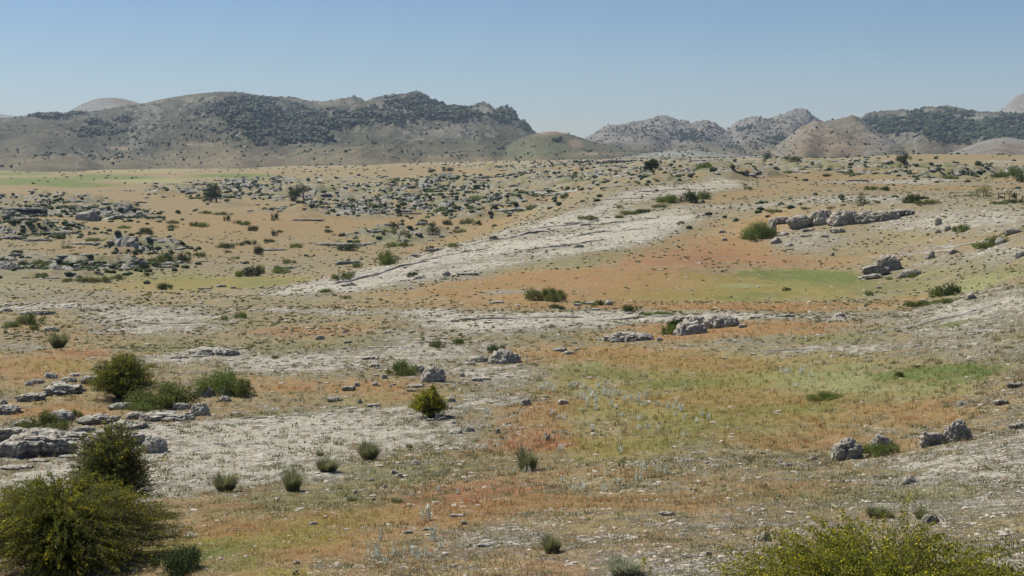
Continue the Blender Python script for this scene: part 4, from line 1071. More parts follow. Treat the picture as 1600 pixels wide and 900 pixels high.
# ------------------------------------------------------------------ shrubs placed one by one
for (a, b, w, h, kd, lb) in [
    (262,637,92,44,'olive','lower lighter bush leaning on the right side of the big dark bush'),
    (235,640,60,24,'green',None),
    (352,615,76,42,'green','spreading green bush right of the big dark round bush'),(382,620,34,34,'olive','dark rounded end of the right-hand bush group'),
    (38,685,38,36,'olive','greyish shrub growing between the ledges of the left outcrop'),(68,668,32,32,'olive','feathery grey shrub behind the ledges at left'),
    (100,673,32,18,'olive','flattened shrub on the ledge of the left outcrop'),(200,640,30,12,'green',None),(118,652,18,14,'olive',None),
    (288,897,84,42,'dark','small dark green bush in the shade of the big front left bush'),
    (50,507,34,22,'olive','rounded olive bush at far left above the red soil patch'),(20,512,24,11,'green',None),(55,516,14,10,'green',None),
    (380,497,18,12,'green','small bright bush alone on the plateau left of centre'),(353,500,11,9,'green',None),(232,462,9,7,'green',None),(257,453,26,12,'dark','low dark bush on the left plateau edge'),
    (625,587,46,26,'green','round fresh green bush beside the dark boulder at centre'),
    (775,552,22,16,'dark','small dark bush on top of the rugged outcrop at centre'),(686,543,22,13,'olive',None),(718,538,17,11,'green',None),(640,566,0,0,'',None),
    (858,470,52,26,'olive','wide olive bush standing on the band between the meadows'),(866,482,18,8,'dark',None),(877,484,14,7,'dark',None),(903,476,18,8,'green',None),(940,477,16,9,'dark',None),(928,479,12,6,'green',None),
    (985,488,24,12,'dark','dark bush right of the rocks on the band between the meadows'),(1047,523,22,20,'green',None),(1056,514,26,18,'dark','dark bush on the rock pile at centre right'),(1068,503,16,9,'dark',None),(1030,493,40,5,'green',None),
    (601,414,34,26,'green','round bright bush at the left foot of the pale ridge'),(540,437,34,13,'olive','low bush on the lower left end of the pale ridge'),(511,457,22,7,'green',None),(560,418,14,10,'olive',None),(645,433,14,10,'dark',None),(540,467,12,6,'green',None),(468,455,10,4,'green',None),
    (393,432,26,20,'dark','darkest bush of the left valley meadow'),(375,432,22,12,'green',None),(434,427,28,12,'green',None),(404,428,14,18,'olive',None),(450,411,20,7,'green',None),
    (250,412,26,20,'olive','left one of two twin bushes in the left valley'),(280,411,28,18,'dark','right one of two twin bushes in the left valley'),(309,401,20,8,'olive',None),
    (1190,375,48,33,'green','big round green bush left of the cliff overhang'),(1470,464,26,22,'green','left one of a pair of round bushes on the right spur'),(1488,462,26,22,'dark','right one of a pair of round bushes on the right spur'),
    (1440,479,36,12,'olive','low olive bush at the tip of the right spur'),(1478,475,36,9,'green',None),(1361,462,14,9,'green',None),(1230,455,12,8,'dark',None),(1427,480,18,6,'green',None),
    (1540,390,32,14,'green',None),(1553,384,30,20,'green','leafy bush high on the right slope near the picture edge'),(1503,363,24,15,'green','round bush near the top of the right slope'),(1427,433,14,6,'green',None),(1391,437,10,6,'green',None),
    (1080,317,30,23,'dark','dark dome of the bush group on the upper pale slope'),(1048,317,38,14,'green','flat left wing of the bush group on the upper pale slope'),(1102,312,20,16,'green','rounded right bush of the group on the upper pale slope'),
    (921,344,26,9,'olive',None),(965,341,14,6,'olive',None),(988,336,32,8,'broom',None),(1005,333,20,8,'dark',None),(1030,324,20,5,'green',None),(967,325,10,5,'olive',None),(1170,297,10,8,'green',None),
    (1425,318,24,18,'dark','round dark bush on the rim above the cliff ledge'),(1450,319,30,8,'olive',None),(1372,318,12,5,'olive',None),(1363,297,18,7,'olive',None),(1383,298,16,7,'dark',None),(1272,314,8,4,'dark',None),(1251,321,7,5,'dark',None),
    (1258,328,14,5,'olive',None),(1297,327,8,5,'dark',None),(1212,332,26,6,'olive',None),(1585,318,20,8,'dark',None),(1568,319,12,6,'green',None),(1555,319,14,5,'green',None),(1585,310,10,10,'dark',None),
    (545,392,34,11,'dark','low dark bush in the hollow left of the twisted bare trunk'),(616,364,11,14,'dark',None),(630,366,18,9,'dark',None),(672,391,12,9,'dark',None),(711,386,20,8,'green',None),(428,369,10,11,'dark',None),(438,364,9,6,'dark',None),
    (512,364,13,7,'dark',None),(536,370,12,7,'dark',None),(420,379,14,7,'dark',None),(467,387,20,8,'green',None),(635,385,20,8,'olive',None),(610,386,22,9,'green',None),(404,398,16,16,'dark',None),(430,344,10,14,'dark',None),
    (606,373,24,8,'green',None),(585,365,22,7,'dark',None),(560,380,12,7,'olive',None),(640,378,10,9,'dark',None),(730,350,18,10,'olive',None),(748,352,12,9,'dark',None),(715,364,22,7,'olive',None),(700,352,14,10,'dark',None),(660,350,16,9,'dark',None),
    (27,397,16,8,'dark',None),(119,405,18,10,'dark',None),(221,410,13,8,'dark',None),(371,405,13,5,'green',None),(232,431,13,7,'dark',None),(67,434,20,8,'green',None),(108,440,26,7,'olive',None),(139,442,28,10,'olive',None),(163,441,25,10,'olive',None),
    (187,437,20,9,'olive',None),(150,432,12,5,'dark',None),(170,427,12,6,'dark',None),(228,366,18,13,'dark',None),(240,374,13,8,'dark',None),(216,367,12,6,'dark',None),(216,380,12,7,'dark',None),(352,388,24,10,'dark',None),(376,384,12,6,'dark',None),(391,382,16,8,'dark',None),
    (357,395,8,5,'dark',None),(270,357,14,8,'olive',None),(269,349,18,6,'olive',None),(306,354,16,10,'olive',None),(320,355,16,9,'green',None),(92,374,18,7,'dark',None),(152,377,26,6,'green',None),(176,380,18,6,'green',None),(194,357,18,6,'green',None),
    (355,346,9,12,'dark',None),(372,350,12,8,'olive',None),(385,352,16,8,'olive',None),(396,361,16,10,'dark',None),(146,416,12,5,'dark',None),(152,343,14,8,'dark',None),(320,334,16,6,'olive',None),(350,336,24,6,'olive',None),(18,405,16,8,'green',None),(62,403,10,5,'dark',None),(105,388,14,5,'green',None),
    (800,322,18,8,'dark',None),(832,328,20,10,'olive',None),(817,324,24,7,'green',None),(888,300,18,6,'dark',None),(897,290,8,9,'dark',None),(880,311,14,8,'olive',None),(857,306,30,6,'olive',None),(936,292,10,9,'dark',None),(929,283,10,7,'dark',None),
    (883,281,8,8,'dark',None),(1035,272,12,9,'dark',None),(1055,271,20,8,'green',None),(1106,274,26,12,'green',None),(1100,262,20,6,'dark',None),(993,275,14,7,'dark',None),(970,269,11,6,'dark',None),(942,277,10,4,'dark',None),
    (670,302,14,9,'green',None),(537,299,16,7,'dark',None),(500,290,18,9,'dark',None),(478,283,9,6,'dark',None),(490,331,16,8,'dark',None),(500,334,12,6,'olive',None),(527,327,10,5,'dark',None),(545,330,12,7,'olive',None),(570,332,16,6,'dark',None),
    (740,315,26,10,'green',None),(735,320,16,8,'dark',None),(690,332,14,12,'green',None),(620,285,22,6,'green',None),(675,270,12,7,'dark',None),(700,268,14,8,'dark',None),(597,336,12,8,'dark',None),
    (1250,269,12,8,'dark',None),(1282,271,9,6,'dark',None),(1292,276,14,5,'dark',None),(1390,265,18,9,'dark',None),(1412,267,22,14,'dark',None),(1415,256,8,6,'dark',None),(1348,272,10,8,'dark',None),(1370,275,10,5,'dark',None),(1500,264,12,8,'dark',None),(1528,262,8,9,'dark',None),
    (1487,280,18,9,'green',None),(1520,277,10,12,'dark',None),(1503,278,9,10,'dark',None),(1560,278,22,12,'green',None),(1580,276,26,18,'green',None),(1597,285,14,14,'dark',None),(1475,277,10,7,'dark',None),(1440,262,9,7,'dark',None),
    (1232,272,12,6,'olive',None),(1213,262,12,8,'dark',None),(1237,259,20,8,'dark',None),(1265,262,14,7,'green',None),(1310,263,12,8,'dark',None),(1330,275,22,5,'green',None)]:
    if w: put_bush(a, b, w, h, kd, lb, group=None)

# the big round bush, the leafy herbs, the yellowish bush with dead wood
arching_bush(190, 628, 122, 70, 900, 'biggest dark round bush in the middle left beside pale ledges', 21, None, .10, 'leafbroom', 34, .040, .6, 'round_bush', .024)
arching_bush(674, 655, 68, 46, 420, 'yellowish green bush with bleached dead wood at its foot', 22, None, .35, 'leafbroom', 26, .034, .7, 'round_bush', .022, -.1)
put_bush(1288, 626, 42, 16, 'green', 'low leafy cushion plant in the middle of the right meadow', name='leafy_plant', cat='plant')
put_bush(1407, 590, 18, 10, 'dark', 'small dark cushion plant near the greenest patch of the meadow', name='leafy_plant', cat='plant')
put_bush(1374, 714, 52, 24, 'green', 'bright leafy plant in front of the smooth split boulder', name='leafy_plant', cat='plant')
for k in range(1):
    x, y = hit(684, 656); V = []; Q = []; c = 0; h = 14 * y / F
    for pth, r in (([(0,0,-.1),(-.1,0,.4),(-.25,.1,1.0)],.13),([(0,0,-.1),(.35,0,.25),(.8,0,.35),(1.1,0,.1)],.12),([(-.1,0,.3),(.1,-.1,.8)],.08),([(.3,0,.2),(.2,-.3,.6)],.07),([(-.9,-.3,.02),(-.3,-.2,.12),(.1,-.1,.15)],.08)):
        c = tube(V, Q, [np.array(p) * h for p in pth], list(np.linspace(r, r * .3, len(pth)) * h), c, 6)
    link('dead_branch', mesh_np('dead_branch', np.array(V), np.array(Q)), M['deadwood'], label='bleached grey dead wood sticking out under the yellowish bush', cat='dead wood', loc=(x, y - .1, ground_z(x, y - .1)))

# ------------------------------------------------------------------ grass tussocks
for i, (a, b, w, h, lb) in enumerate([
    (92,544,38,25,'thick green tussock at the left end of the red soil patch'),(577,720,44,32,'dark centred tussock on the stony slope left of centre'),(352,769,44,32,'tussock with a dark heart nearest the tall left bush'),
    (457,768,42,34,'tall tussock third from the left on the near stony slope'),(512,738,42,22,'flat light green tussock between two taller ones'),(825,737,44,34,'grey green tussock at the edge of the yellow flowered meadow'),
    (862,865,40,32,'rounded tussock alone on the near stony ground'),(975,903,70,30,'pale tussock at the bottom edge behind the flowering sprig'),(1370,810,40,18,'dim grey tussock behind the near flowering bush'),
    (1440,812,30,18,'greyish tussock beside the brown rock behind the flowering bush'),(630,672,0,0,''),(550,783,20,8,None),(500,712,16,8,None),(66,735,0,0,''),(620,785,24,8,None),(1390,810,20,12,None),
    (430,560,16,6,None),(640,700,16,7,None)]):
    if w: put_tussock(a, b, w * 1.15, h * 1.1, lb or None, 9 if 'pale' in (lb or '') else i % 5, group=None)

# ------------------------------------------------------------------ silvery plants
SILV = [(845,608,8,7),(855,606,9,8),(865,611,9,10),(893,606,10,9),(900,604,9,9),(911,607,9,9),(904,616,8,6),(922,612,8,7),(935,606,8,9),(948,606,10,11),(924,621,12,11),(931,630,10,9),(943,618,9,11),(952,622,9,14),(960,618,8,9),(966,618,7,8),
 (913,624,12,9),(919,635,10,12),(910,642,8,6),(931,641,10,9),(955,636,8,13),(962,640,7,6),(977,626,8,9),(986,624,8,7),(997,628,9,14),(1008,624,9,11),(1006,635,8,8),(1027,634,9,7),(1043,640,7,12),(1056,632,8,11),(1058,640,12,10),(1065,643,12,9),
 (1055,650,7,7),(1069,655,7,8),(1088,660,8,8),(1096,651,7,8),(1107,656,8,9),(972,652,8,8),(1000,655,10,8),(998,672,8,8),(1012,670,8,9),(1030,673,9,8),(1071,682,9,8),(925,672,9,8),(862,648,9,8),(873,655,7,7),(881,656,7,8),
 (667,813,20,22),(677,846,12,24),(594,845,8,18),(583,870,12,20),(592,875,12,22),(616,868,8,14),(630,866,6,12),(644,870,9,20),(655,878,14,20),(665,868,8,16),(602,882,10,12),(687,856,8,12),
 (875,704,10,9),(970,708,9,12),(1006,735,14,14),(1028,738,8,14),(1040,741,8,14),(998,752,12,14),(968,754,10,7),(949,742,6,9),(877,752,7,8),(911,767,14,12),(897,767,10,8),(944,768,8,12),(804,740,7,10),(819,740,6,10),(826,740,6,10),
 (1224,583,7,9),(1232,583,9,8),(1252,584,9,12),(1265,588,7,9),(1242,604,9,6),(715,772,9,8),(685,766,9,7),(643,775,8,7),(268,838,12,12),(298,840,16,8),(762,645,9,8),(726,642,7,8),(1210,700,0,0)]
SM = {}
for k in range(4):
    R = np.random.default_rng(700 + k); n = 46
    st = R.normal(size=(7, 2)) * .32; si = R.integers(0, 7, n)
    a = R.uniform(0, 6.28, n); zz = R.uniform(0, .75, n)
    base = np.stack([st[si, 0], st[si, 1], zz * (.6 + .4 * (si % 3) / 2)], -1)
    d = np.stack([np.cos(a) * .30, np.sin(a) * .30, R.uniform(.1, .4, n)], -1)
    sd = np.stack([-np.sin(a), np.cos(a), 0 * a], -1) * .06
    V = np.stack([base - sd * .6, base + d * .5 + sd, base + d, base + d * .5 - sd], 1).reshape(-1, 3)
    V = list(V); Q = [[4 * i, 4 * i + 1, 4 * i + 2, 4 * i + 3] for i in range(n)]; c = len(V)
    for j in range(7):
        c = tube(V, Q, [np.array([st[j, 0], st[j, 1], -.1]), np.array([st[j, 0] * 1.1, st[j, 1] * 1.1, .55]), np.array([st[j, 0] * 1.15, st[j, 1] * 1.15, 1 - .25 * (j % 3) / 2])], [.035, .045, .025], c, 4)
    SM[k] = mesh_np('silver_plant', np.array(V), np.array(Q), False); set_val(SM[k], 'tint', R.random(len(V))); SM[k].materials.append(M['silver'])
for i, (a, b, w, h) in enumerate(SILV):
    if not w: continue
    x, y = hit(a, b); o = link('silver_plant', SM[i % 4], None, cat='plant', group='silvery upright plants of the meadow', loc=(x, y, ground_z(x, y)))
    o.scale = (w * y / F, w * y / F, 1.25 * h * y / F); o.rotation_euler.z = i * 1.3
    TAGGED.append((o, a, b, 'silvery upright plant'))

# ------------------------------------------------------------------ the two bushes nearest the camera
arching_bush(178, 815, 152, 146, 1200, 'tall feathery green bush rising behind the big left foreground bush', 31, None, .10, 'leaf', 44, .022, .8, 'tall_bush', .018, -.03, flat_pow=3.0, rag=.2)
arching_bush(100, 905, 400, 142, 2200, 'biggest bush filling the lower left corner with yellow flowering arching branches', 32, None, .16, 'leafbroom', 46, .021, .35, 'broom_bush', .014, rag=.12, flat_pow=2.6)
arching_bush(1390, 985, 680, 140, 1100, 'flowering broom bush filling the lower right corner', 33, 12.0, .75, 'leafbright', 70, .0155, .9, 'broom_bush', .0095, flat_pow=4.5, rag=.5)
arching_bush(1010, 935, 130, 118, 40, 'small yellow flowering sprig at the bottom edge right of centre', 34, 13.0, .9, 'leafbright', 50, .012, .7, 'broom_bush', .010)

# ------------------------------------------------------------------ fence posts at the right
for i, (a, b) in enumerate([(1560,311),(1569,312),(1577,313),(1588,313),(1597,315),(1606,316)]):
    x, y = hit(a, b); h = 11 * y / F; V = []; Q = []
    tube(V, Q, [np.array([0, 0, -.2]), np.array([.02, 0, h * .5]), np.array([.03 * (i % 3 - 1), 0, h])], [.07, .065, .055], 0, 6)
    o = link('fence_post', mesh_np('fence_post', np.array(V), np.array(Q)), M['bark'], cat='fence post', group='thin fence posts at the right edge', loc=(x, y, ground_z(x, y)))
    TAGGED.append((o, a, b, 'thin fence post'))

# ------------------------------------------------------------------ more shrubs and ledges among the karst, picked at random inside its patches
R0 = np.random.default_rng(99)
LP = []
for k in range(7):
    me = rock_mesh('limestone_ledge', 900 + k, 2, 1.1, 1, 'crag', 4); me.materials.append(M['limefar']); LP.append(me)
def in_karst():
    while True:
        wts = np.array([c * d for (_, _, c, d) in KARST]); q = KARST[R0.choice(len(KARST), p=wts / wts.sum())]
        a = q[0] + R0.uniform(-1, 1) * q[2]; b = q[1] + R0.uniform(-1, 1) * q[3]
        if not (0 < a < 1600): continue
        if ((a - q[0]) / q[2]) ** 2 + ((b - q[1]) / q[3]) ** 2 > 1: continue
        x, y = hit(a, b)
        if karst(np.array([x / y]), np.array([y]))[0] < .22: continue
        if 205 < y < 1000: return a, b, x, y
def ribbon(a, b, L, slope, hgt, seed):
    """a long broken bed of limestone running along the slope"""
    R = np.random.default_rng(seed); n = int(max(24, L * .9))
    x0, y0 = hit(a - L / 2, b + slope * L / 2); x1, y1 = hit(a + L / 2, b - slope * L / 2)
    if abs(math.log(y1 / y0)) > .35: y1 = y0 * math.exp(.2 * np.sign(y1 - y0)); x1 = float(ray(a + L / 2, b)[0]) * y1
    t = np.linspace(0, 1, n); ln = math.hypot(x1 - x0, y1 - y0); ux, uy = (x1 - x0) / ln, (y1 - y0) / ln; qx, qy = -uy, ux
    m = t * ln; wob = 1.6 * n2(m / 14, m * 0 + seed, 5) + .5 * n2(m / 3, m * 0 + seed, 6)
    hh = hgt * np.clip(.65 + .9 * fbm(m / 9, m * 0 + seed * 1.3, 4, 7, .6), -.1, 1.3) * np.minimum(1, 6 * np.minimum(t, 1 - t))
    hh = hh + .12 * hgt * n2(m / 1.1, m * 0 + 3, seed)
    prof = [(-.45, -.6), (-.38, .45), (-.50, .60), (-.30, .95), (.3, 1.0), (1.0, .80), (1.9, .55), (2.6, -.5)]
    V = []
    for k, (o, z) in enumerate(prof):
        oo = o * hgt * 1.3 * (1 + .35 * n2(m / 2.5, m * 0 + k * 3.3, seed + k)) + wob
        V.append(np.stack([x0 + ux * m + qx * oo, y0 + uy * m + qy * oo, hh * z * (1 + .22 * n2(m / 1.6, m * 0 + k * 5.1, seed + 40 + k)) - min(.15, .22 * hgt)], -1))
    V = np.array(V)                       # (profile, n, 3)
    V[..., 2] += height(V[..., 0] / V[..., 1], V[..., 1])
    c = np.array([(x0 + x1) / 2, (y0 + y1) / 2, V[..., 2].mean()])
    i = np.arange(len(prof) * n).reshape(len(prof), n)
    Q = np.stack([i[:-1, :-1], i[:-1, 1:], i[1:, 1:], i[1:, :-1]], -1).reshape(-1, 4)
    o = link('limestone_ledge', mesh_np('limestone_ledge', (V - c).reshape(-1, 3), Q, False), M['limefar'], cat='rock', group='limestone beds running across the far rocky ground', loc=tuple(c))
    TAGGED.append((o, a, b, 'long broken limestone bed'))
    return [(x0 + ux * q + qx * 0, y0 + uy * q) for q in m[::3]]
BED = []
for i in range(105):
    for _ in range(30):
        a, b, x, y = in_karst()
        if (i % 3 == 0 and 430 < a < 960) or (i % 3 == 1 and a < 430) or i % 3 == 2: break
    sl = (R0.uniform(.02, .16) if 500 < a < 1000 else R0.uniform(-.05, .08))
    BED += ribbon(a, b, R0.uniform(30, 120), sl, R0.uniform(.5, 1.15) * (y / 400) ** .3, 1000 + i)
BED = np.array(BED)
for i, (a, b, L, sl, hg) in enumerate([(620,420,120,.22,.3),(700,399,150,.2,.35),(760,381,140,.18,.3),(830,366,160,.17,.3),(880,353,150,.15,.3),(900,381,120,.12,.25),(950,363,140,.12,.3),(820,393,120,.14,.25),
    (560,437,90,.2,.25),(980,346,120,.12,.3),(1040,301,120,.08,.3),(960,314,120,.1,.3),(760,501,120,0,.18),(860,496,120,0,.2),(960,499,110,0,.18),(1060,494,100,0,.2),(900,511,90,0,.16),
    (150,471,120,0,.14),(260,505,110,.02,.14),(90,484,100,0,.14),(600,546,100,-.03,.13),(680,536,90,.0,.13),(450,572,120,.02,.12),(300,560,90,.06,.14),(430,650,150,.05,.09),(520,672,130,.03,.08),(380,692,120,.05,.08),
    (1480,500,120,.2,.16),(1535,482,100,.22,.16),(1440,396,110,.15,.22),(1505,382,110,.12,.22),(1385,399,90,.1,.22),(1540,346,100,.02,.22),(1520,520,110,.1,.14),(1240,547,110,.02,.1)]):
    ribbon(a, b, L, sl, hg * 1.25, 1300 + i)
for i in range(70):
    a, b, x, y = in_karst(); w = R0.uniform(2, 7) * (y / 450) ** .5
    o = link('limestone_ledge', LP[i % 7], None, cat='rock', group='limestone ledges scattered over the far rocky ground', loc=(x, y, ground_z(x, y) - .35))
    h = R0.uniform(.5, 1.3); o.scale = (w / 2, w * R0.uniform(.3, .5) / 1.1, h); o.rotation_euler.z = R0.uniform(-.35, .5)
    TAGGED.append((o, a, b, 'far limestone ledge'))
for i in range(125):
    q = BED[R0.integers(len(BED))] + R0.normal(size=2) * 1.2
    a, b = proj(q[0], q[1], ground_z(q[0], q[1])); a = float(a); b = float(b); y = float(q[1]); s = R0.uniform(1.0, 2.6)
    if not 0 < a < 1600: continue
    put_bush(a, b, s * F / y, s * F / y * R0.uniform(.45, .8), ['dark', 'olive', 'green', 'dark'][i % 4], None, group='shrubs scattered over the far rocky ground')

def poly_scatter(name, P_, S_, T_, base, seed, mat, label, cat, attr='tint', smooth=False):
    Rr = np.random.default_rng(seed); bv, bf = base; n = len(P_)
    g = bv[None] * (1 + .45 * (Rr.random((n, len(bv), 1)) - .5)) * S_[:, None]
    an = Rr.uniform(0, 6.28, n); ca, sa = np.cos(an)[:, None], np.sin(an)[:, None]
    g = np.stack([g[..., 0] * ca - g[..., 1] * sa, g[..., 0] * sa + g[..., 1] * ca, g[..., 2]], -1) + P_[:, None]
    f = bf[None] + (np.arange(n) * len(bv))[:, None, None]
    me = mesh_np(name, g.reshape(-1, 3), f.reshape(-1, 3), smooth)
    if attr == 'tint': set_val(me, 'tint', np.repeat(T_, len(bv)))
    else: set_col(me, attr, np.repeat(T_, len(bv), 0))
    return link(name, me, mat, label=label, cat=cat, kind='stuff')
# distant scrub too small and too many to count
def far_points(n, seed, lo, hi, sel):
    Rr = np.random.default_rng(seed); U = Rr.uniform(-.5, .5, n); D = np.exp(Rr.uniform(math.log(lo), math.log(hi), n))
    k = karst(U, D); z = height(U, D, k); px, py = proj(U * D, D, z)
    keep = Rr.random(n) < sel(k, U, D, px, py)
    return U[keep] * D[keep], D[keep], z[keep], Rr
x, y, z, Rr = far_points(15000, 5, 210, 1400, lambda k, U, D, px, py: .10 * (.35 + fbm(U * D / 40, D / 60, 3, 8)) + .75 * k + .10 * (py < 270))
s = Rr.uniform(.35, 1.0, len(x)) * (y / 450) ** .35
poly_scatter('scrub', np.stack([x, y, z + s * .2], -1), np.stack([s, s, s * .65], -1), Rr.random(len(x)), ICO[1], 6, M['forest'], 'tiny dark shrubs dotted over the far plain and rocky ground', 'scrub')
Rr = np.random.default_rng(77); q = np.repeat(BED, 3, 0) + Rr.normal(size=(len(BED) * 3, 2)) * np.array([4, 5.5]); q = q[Rr.random(len(q)) < .5]
x, y = q[:, 0], q[:, 1]; z = height(x / y, y); s = Rr.uniform(.3, 1.0, len(x)) * (y / 450) ** .35
poly_scatter('crevice_scrub', np.stack([x, y, z + s * .25], -1), np.stack([s * 1.1, s, s * .7], -1), Rr.random(len(x)), ICO[1], 78, M['leafdark'], 'small dark green scrub crowding along the far limestone beds', 'scrub')
x, y, z, Rr = far_points(16000, 15, 205, 900, lambda k, U, D, px, py: .75 * k)
s = Rr.uniform(.3, 1.1, len(x)) * (y / 450) ** .4
poly_scatter('limestone_rubble', np.stack([x, y, z + s * .1], -1), np.stack([s * 1.5, s, s * .5], -1), np.tile(np.array([[.36, .34, .31]]), (len(x), 1)), ICO[1], 16, M['limefar'], 'grey limestone rubble strewn over the far rocky ground', 'rubble', 'cover')

# ------------------------------------------------------------------ near ground: pebbles, dry grass, cushion plants, flowers
def near_points(n, seed, lo, hi):
    Rr = np.random.default_rng(seed); U = Rr.uniform(-.56, .56, n); D = np.exp(Rr.uniform(math.log(lo), math.log(hi), n))
    c, st = cover(U, D); z = height(U, D, np.zeros_like(U)); return U, D, z, c, st, Rr
U, D, z, c, st, Rr = near_points(150000, 41, 14, 300)
x = U * D; pat = fbm(x / 1.8, D / 1.8, 3, 42, .7)
keep = Rr.random(len(U)) < np.clip(st * .85 + pat * .7 - .08, 0.004, 1)
x, y, z = x[keep], D[keep], z[keep]
s = np.clip(.011 + y * .0005, .015, .15) * Rr.uniform(.5, 1.0, len(x)) * (1 + 2.2 * Rr.random(len(x)) ** 7)
poly_scatter('pebbles', np.stack([x, y, z + s * .12], -1), np.stack([s * 1.5, s * 1.05, s * .55], -1), np.tile(np.array([[.5, .47, .42]]), (len(x), 1)), ICO[1], 43, M['pebble'], 'pale limestone pebbles strewn over the near stony ground', 'gravel', 'cover')
U, D, z, c, st, Rr = near_points(38000, 45, 16, 260)
x = U * D; keep = Rr.random(len(U)) < sstep(.5, .8, st) * np.clip(.25 + .9 * fbm(x / 3.5, D / 5, 3, 46, .6), 0, 1)
x, y, z = x[keep], D[keep], z[keep]; s = (.04 + y * .0011) * (.4 + 1.3 * Rr.random(len(x)) ** 3)
poly_scatter('limestone_slabs', np.stack([x, y, z + s * .05], -1), np.stack([s * 1.7, s * 1.2, s * .38], -1), np.tile(np.array([[.5, .47, .42]]), (len(x), 1)), ICO[1], 47, M['lime'], 'flat broken limestone pieces lying in the bare stony ground', 'rubble', 'cover')
gm = NT('dry grass'); gc = gm.attr('cover'); gm.ln(gc, gm.b.inputs['Base Color'])
tr_ = gm.new('ShaderNodeBsdfTranslucent'); gm.ln(gc, tr_.inputs[0]); mx_ = gm.new('ShaderNodeMixShader'); mx_.inputs[0].default_value = .45
gm.ln(gm.b.outputs[0], mx_.inputs[1]); gm.ln(tr_.outputs[0], mx_.inputs[2]); gm.ln(mx_.outputs[0], gm.out.inputs[0])
def blades(name, U, D, z, c, Rr, nb, hh, label, cat, spread=.05, wb=.006, lean=.5):
    n = len(U); x = (U * D)[:, None] + Rr.normal(size=(n, nb)) * spread; y = D[:, None] + Rr.normal(size=(n, nb)) * spread
    L = hh[:, None] * Rr.uniform(.5, 1.1, (n, nb)); a = Rr.uniform(0, 6.28, (n, nb)); tl = Rr.uniform(0, lean, (n, nb))
    z0 = np.repeat(z[:, None], nb, 1) - .01; w = wb * (D[:, None] / 25) ** .8
    t = np.stack([x + np.cos(a) * L * tl, y + np.sin(a) * L * tl, z0 + L], -1)
    a2 = Rr.uniform(0, 3.14, (n, nb))
    l = np.stack([x - np.cos(a2) * w, y - np.sin(a2) * w, z0], -1); r = np.stack([x + np.cos(a2) * w, y + np.sin(a2) * w, z0], -1)
    V = np.stack([l, r, t], 2).reshape(-1, 3)
    me = mesh_np(name, V, np.arange(len(V)).reshape(-1, 3), False)
    set_col(me, 'cover', np.repeat(np.clip(c, .01, .9), nb * 3, 0))
    return link(name, me, gm.m, label=label, cat=cat, kind='stuff')
U, D, z, c, st, Rr = near_points(78000, 51, 14, 120)
keep = Rr.random(len(U)) < np.clip(1.05 - st * 1.1, .08, 1) * np.clip(.7 + fbm(U * D / 1.2, D / 1.2, 2, 52), .1, 1)
U, D, z, c = U[keep], D[keep], z[keep], c[keep]
v = Rr.uniform(.95, 1.75, (len(U), 1)); red = (Rr.random((len(U), 1)) < .25)
cc = c * v * np.where(red, np.array([[1.15, .8, .7]]), 1.0)
sp_ = Rr.random((len(U), 1)) + .5 * fbm(U * D / 1.5, D / 1.5, 3, 55)[:, None]
cc = np.where(sp_ > .80, np.array([[.48, .37, .20]]) * Rr.uniform(.7, 1.2, (len(U), 1)), cc); cc = np.where(sp_ < .12, np.array([[.17, .20, .06]]) * Rr.uniform(.8, 1.4, (len(U), 1)), cc)
blades('dry_grass', U, D, z, cc, Rr, 6, Rr.uniform(.05, .16, len(U)) * np.clip(D / 30, .8, 1.6), 'dry straw and reddish grass standing all over the near ground', 'grass')
U, D, z, c, st, Rr = near_points(34000, 61, 14, 130)
ol = fbm(U * D / 3, D / 4, 3, 63, .6)
keep = Rr.random(len(U)) < np.clip(.35 + ol * 1.1, 0.02, .9) * sstep(.05, .3, st)
U, D, z = U[keep], D[keep], z[keep]
cc = np.array([[.15, .16, .075]]) * Rr.uniform(.6, 1.35, (len(U), 1)) * np.where(Rr.random((len(U), 1)) < .3, np.array([[1.3, 1.1, 1.0]]), 1.0)
blades('low_herbs', U, D, z, cc, Rr, 12, Rr.uniform(.04, .10, len(U)) * np.clip(D / 30, .8, 1.8), 'low grey green cushion herbs on the stony slopes', 'herbs', .09, .011, 1.2)
U, D, z, c, st, Rr = near_points(62000, 65, 90, 400)
ol = fbm(U * D / 6, D / 8, 3, 66, .6)
keep = Rr.random(len(U)) < np.clip(.22 + ol * .9, 0.02, .9) * sstep(.05, .3, st) * (1 - .75 * sstep(.60, .72, st))
x, y, z = (U * D)[keep], D[keep], z[keep]; s = (.05 + y * .0006) * Rr.uniform(.5, 1.4, len(x))
poly_scatter('dwarf_shrubs', np.stack([x, y, z + s * .2], -1), np.stack([s * 1.3, s, s * .5], -1), np.array([[.15, .155, .075]]) * Rr.uniform(.7, 1.3, (len(x), 1)), ICO[1], 67, gm.m, 'low grey green cushion plants dotted over the pale slopes further off', 'dwarf shrubs', 'cover')
# yellow and white flower heads
U, D, z, c, st, Rr = near_points(110000, 71, 14, 110)
yl = (c[:, 1] - c[:, 2] * 2.3) > .02
keep = yl & (Rr.random(len(U)) < np.clip(.12 + .7 * fbm(U * D / 2.5, D / 3, 3, 73), 0, .55))
x, y, z = (U * D)[keep], D[keep], z[keep]; s = .008 + y * .00028
poly_scatter('meadow_flowers', np.stack([x, y, z + .10], -1), np.stack([s, s, s * .5], -1), Rr.random(len(x)), ICO[1], 74, M['flower'], 'tiny yellow flowers sprinkled through the meadow grass', 'flowers')

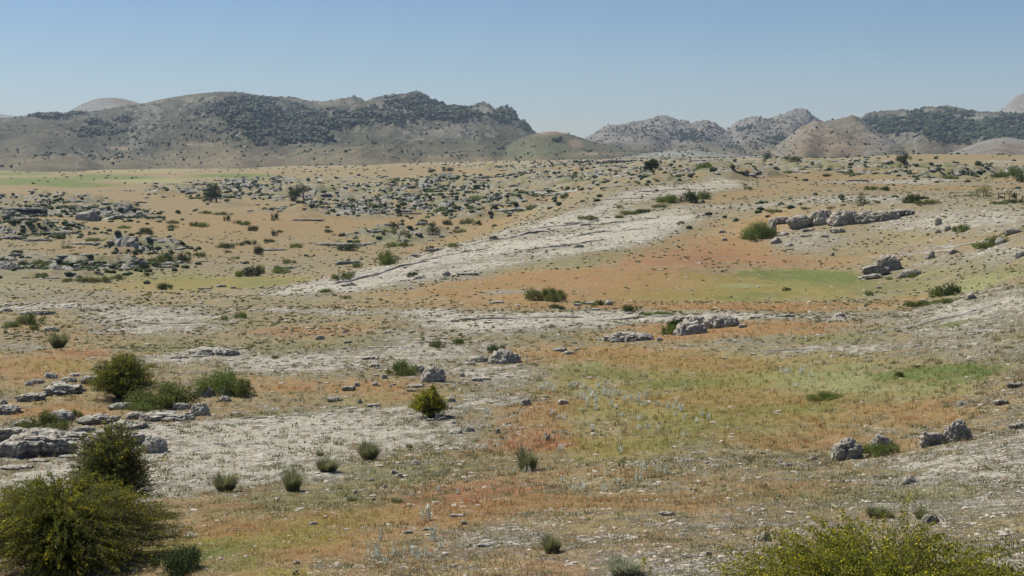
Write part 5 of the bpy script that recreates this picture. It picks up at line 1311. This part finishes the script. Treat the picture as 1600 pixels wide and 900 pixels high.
# ------------------------------------------------------------------ labels of the many small things: by the landmark nearest to each
LM = [('the windswept pine',1015,265),('the low rounded pine',325,305),('the spreading dark pine',465,305),('the skyline tree',1199,245),('the two twin valley bushes',265,405),
 ('the big dark valley boulder',15,418),('the rounded rock knoll',135,338),('the dark meadow bush',390,425),('the twisted bare trunk',624,370),('the upright hollow tree',677,362),('the round bright bush',600,404),
 ('the long dark-edged ledge',685,388),('the upper slope bush group',1078,308),('the round cliff bush',1190,360),('the cliff overhang',1255,345),('the bush on the cliff rim',1425,310),('the tree by the fence',1537,298),
 ('the tilted layered outcrop',1375,420),('the pair of spur bushes',1480,452),('the leafy slope bush',1548,378),('the blocky spur boulder',1516,462),('the wide olive bush',858,460),('the rock pile',1075,512),
 ('the small dark band rock',1312,490),('the rugged centre outcrop',785,558),('the dark shaded boulder',678,585),('the round centre bush',625,576),('the yellowish bush',674,635),('the whitish rock patch',334,548),
 ('the big round bush',190,595),('the right-hand bush group',360,600),('the left outcrop',90,690),('the red soil patch',125,550),('the dark plateau bush',257,447),('the small plateau bush',380,492),
 ('the pale-topped lone rock',500,528),('the dark centred tussock',577,707),('the tall near tussock',457,752),('the tall left bush',180,750),('the grey green tussock',825,722),('the lone rounded tussock',862,850),
 ('the flowering sprig',1010,885),('the right flowering bush',1380,860),('the orange-stained boulder',1322,700),('the tall cracked boulder',1497,672),('the tilted pinkish rock',1422,750),('the leafy meadow cushion',1288,620),
 ('the greenest meadow patch',1470,585),('the green field',360,278),('the flat green valley',60,285),('the grassy far hillock',860,235),('the forested mountain foot',1480,245),('the twin rocky peaks',1100,225),('the tree above the cliff',1345,308)]
ORD = ['', 'second', 'third', 'fourth', 'fifth', 'sixth', 'seventh', 'eighth', 'ninth', 'tenth', 'eleventh', 'twelfth', 'thirteenth', 'fourteenth', 'fifteenth', 'sixteenth', 'seventeenth', 'eighteenth', 'nineteenth', 'twentieth']
buckets = {}
for (o, a, b, desc) in TAGGED:
    dist = [(math.hypot(a - q[1], (b - q[2]) * 1.6), q) for q in LM]; dd_, q = min(dist, key=lambda t: t[0])
    dx, dy = a - q[1], b - q[2]
    side = ('right of' if dx > 0 else 'left of') if abs(dx) > 1.6 * abs(dy) else ('below' if dy > 0 else 'above')
    buckets.setdefault((desc, side, q[0]), []).append((dd_, o))
for (desc, side, nm), lst in buckets.items():
    lst.sort(key=lambda t: t[0])
    for i, (_, o) in enumerate(lst):
        if len(lst) == 1: o['label'] = '%s %s %s' % (desc, side, nm)
        elif i == 0: o['label'] = '%s nearest to and %s %s' % (desc, side, nm)
        else: o['label'] = '%s, %s nearest %s %s' % (desc, ORD[min(i, 19)], side, nm)
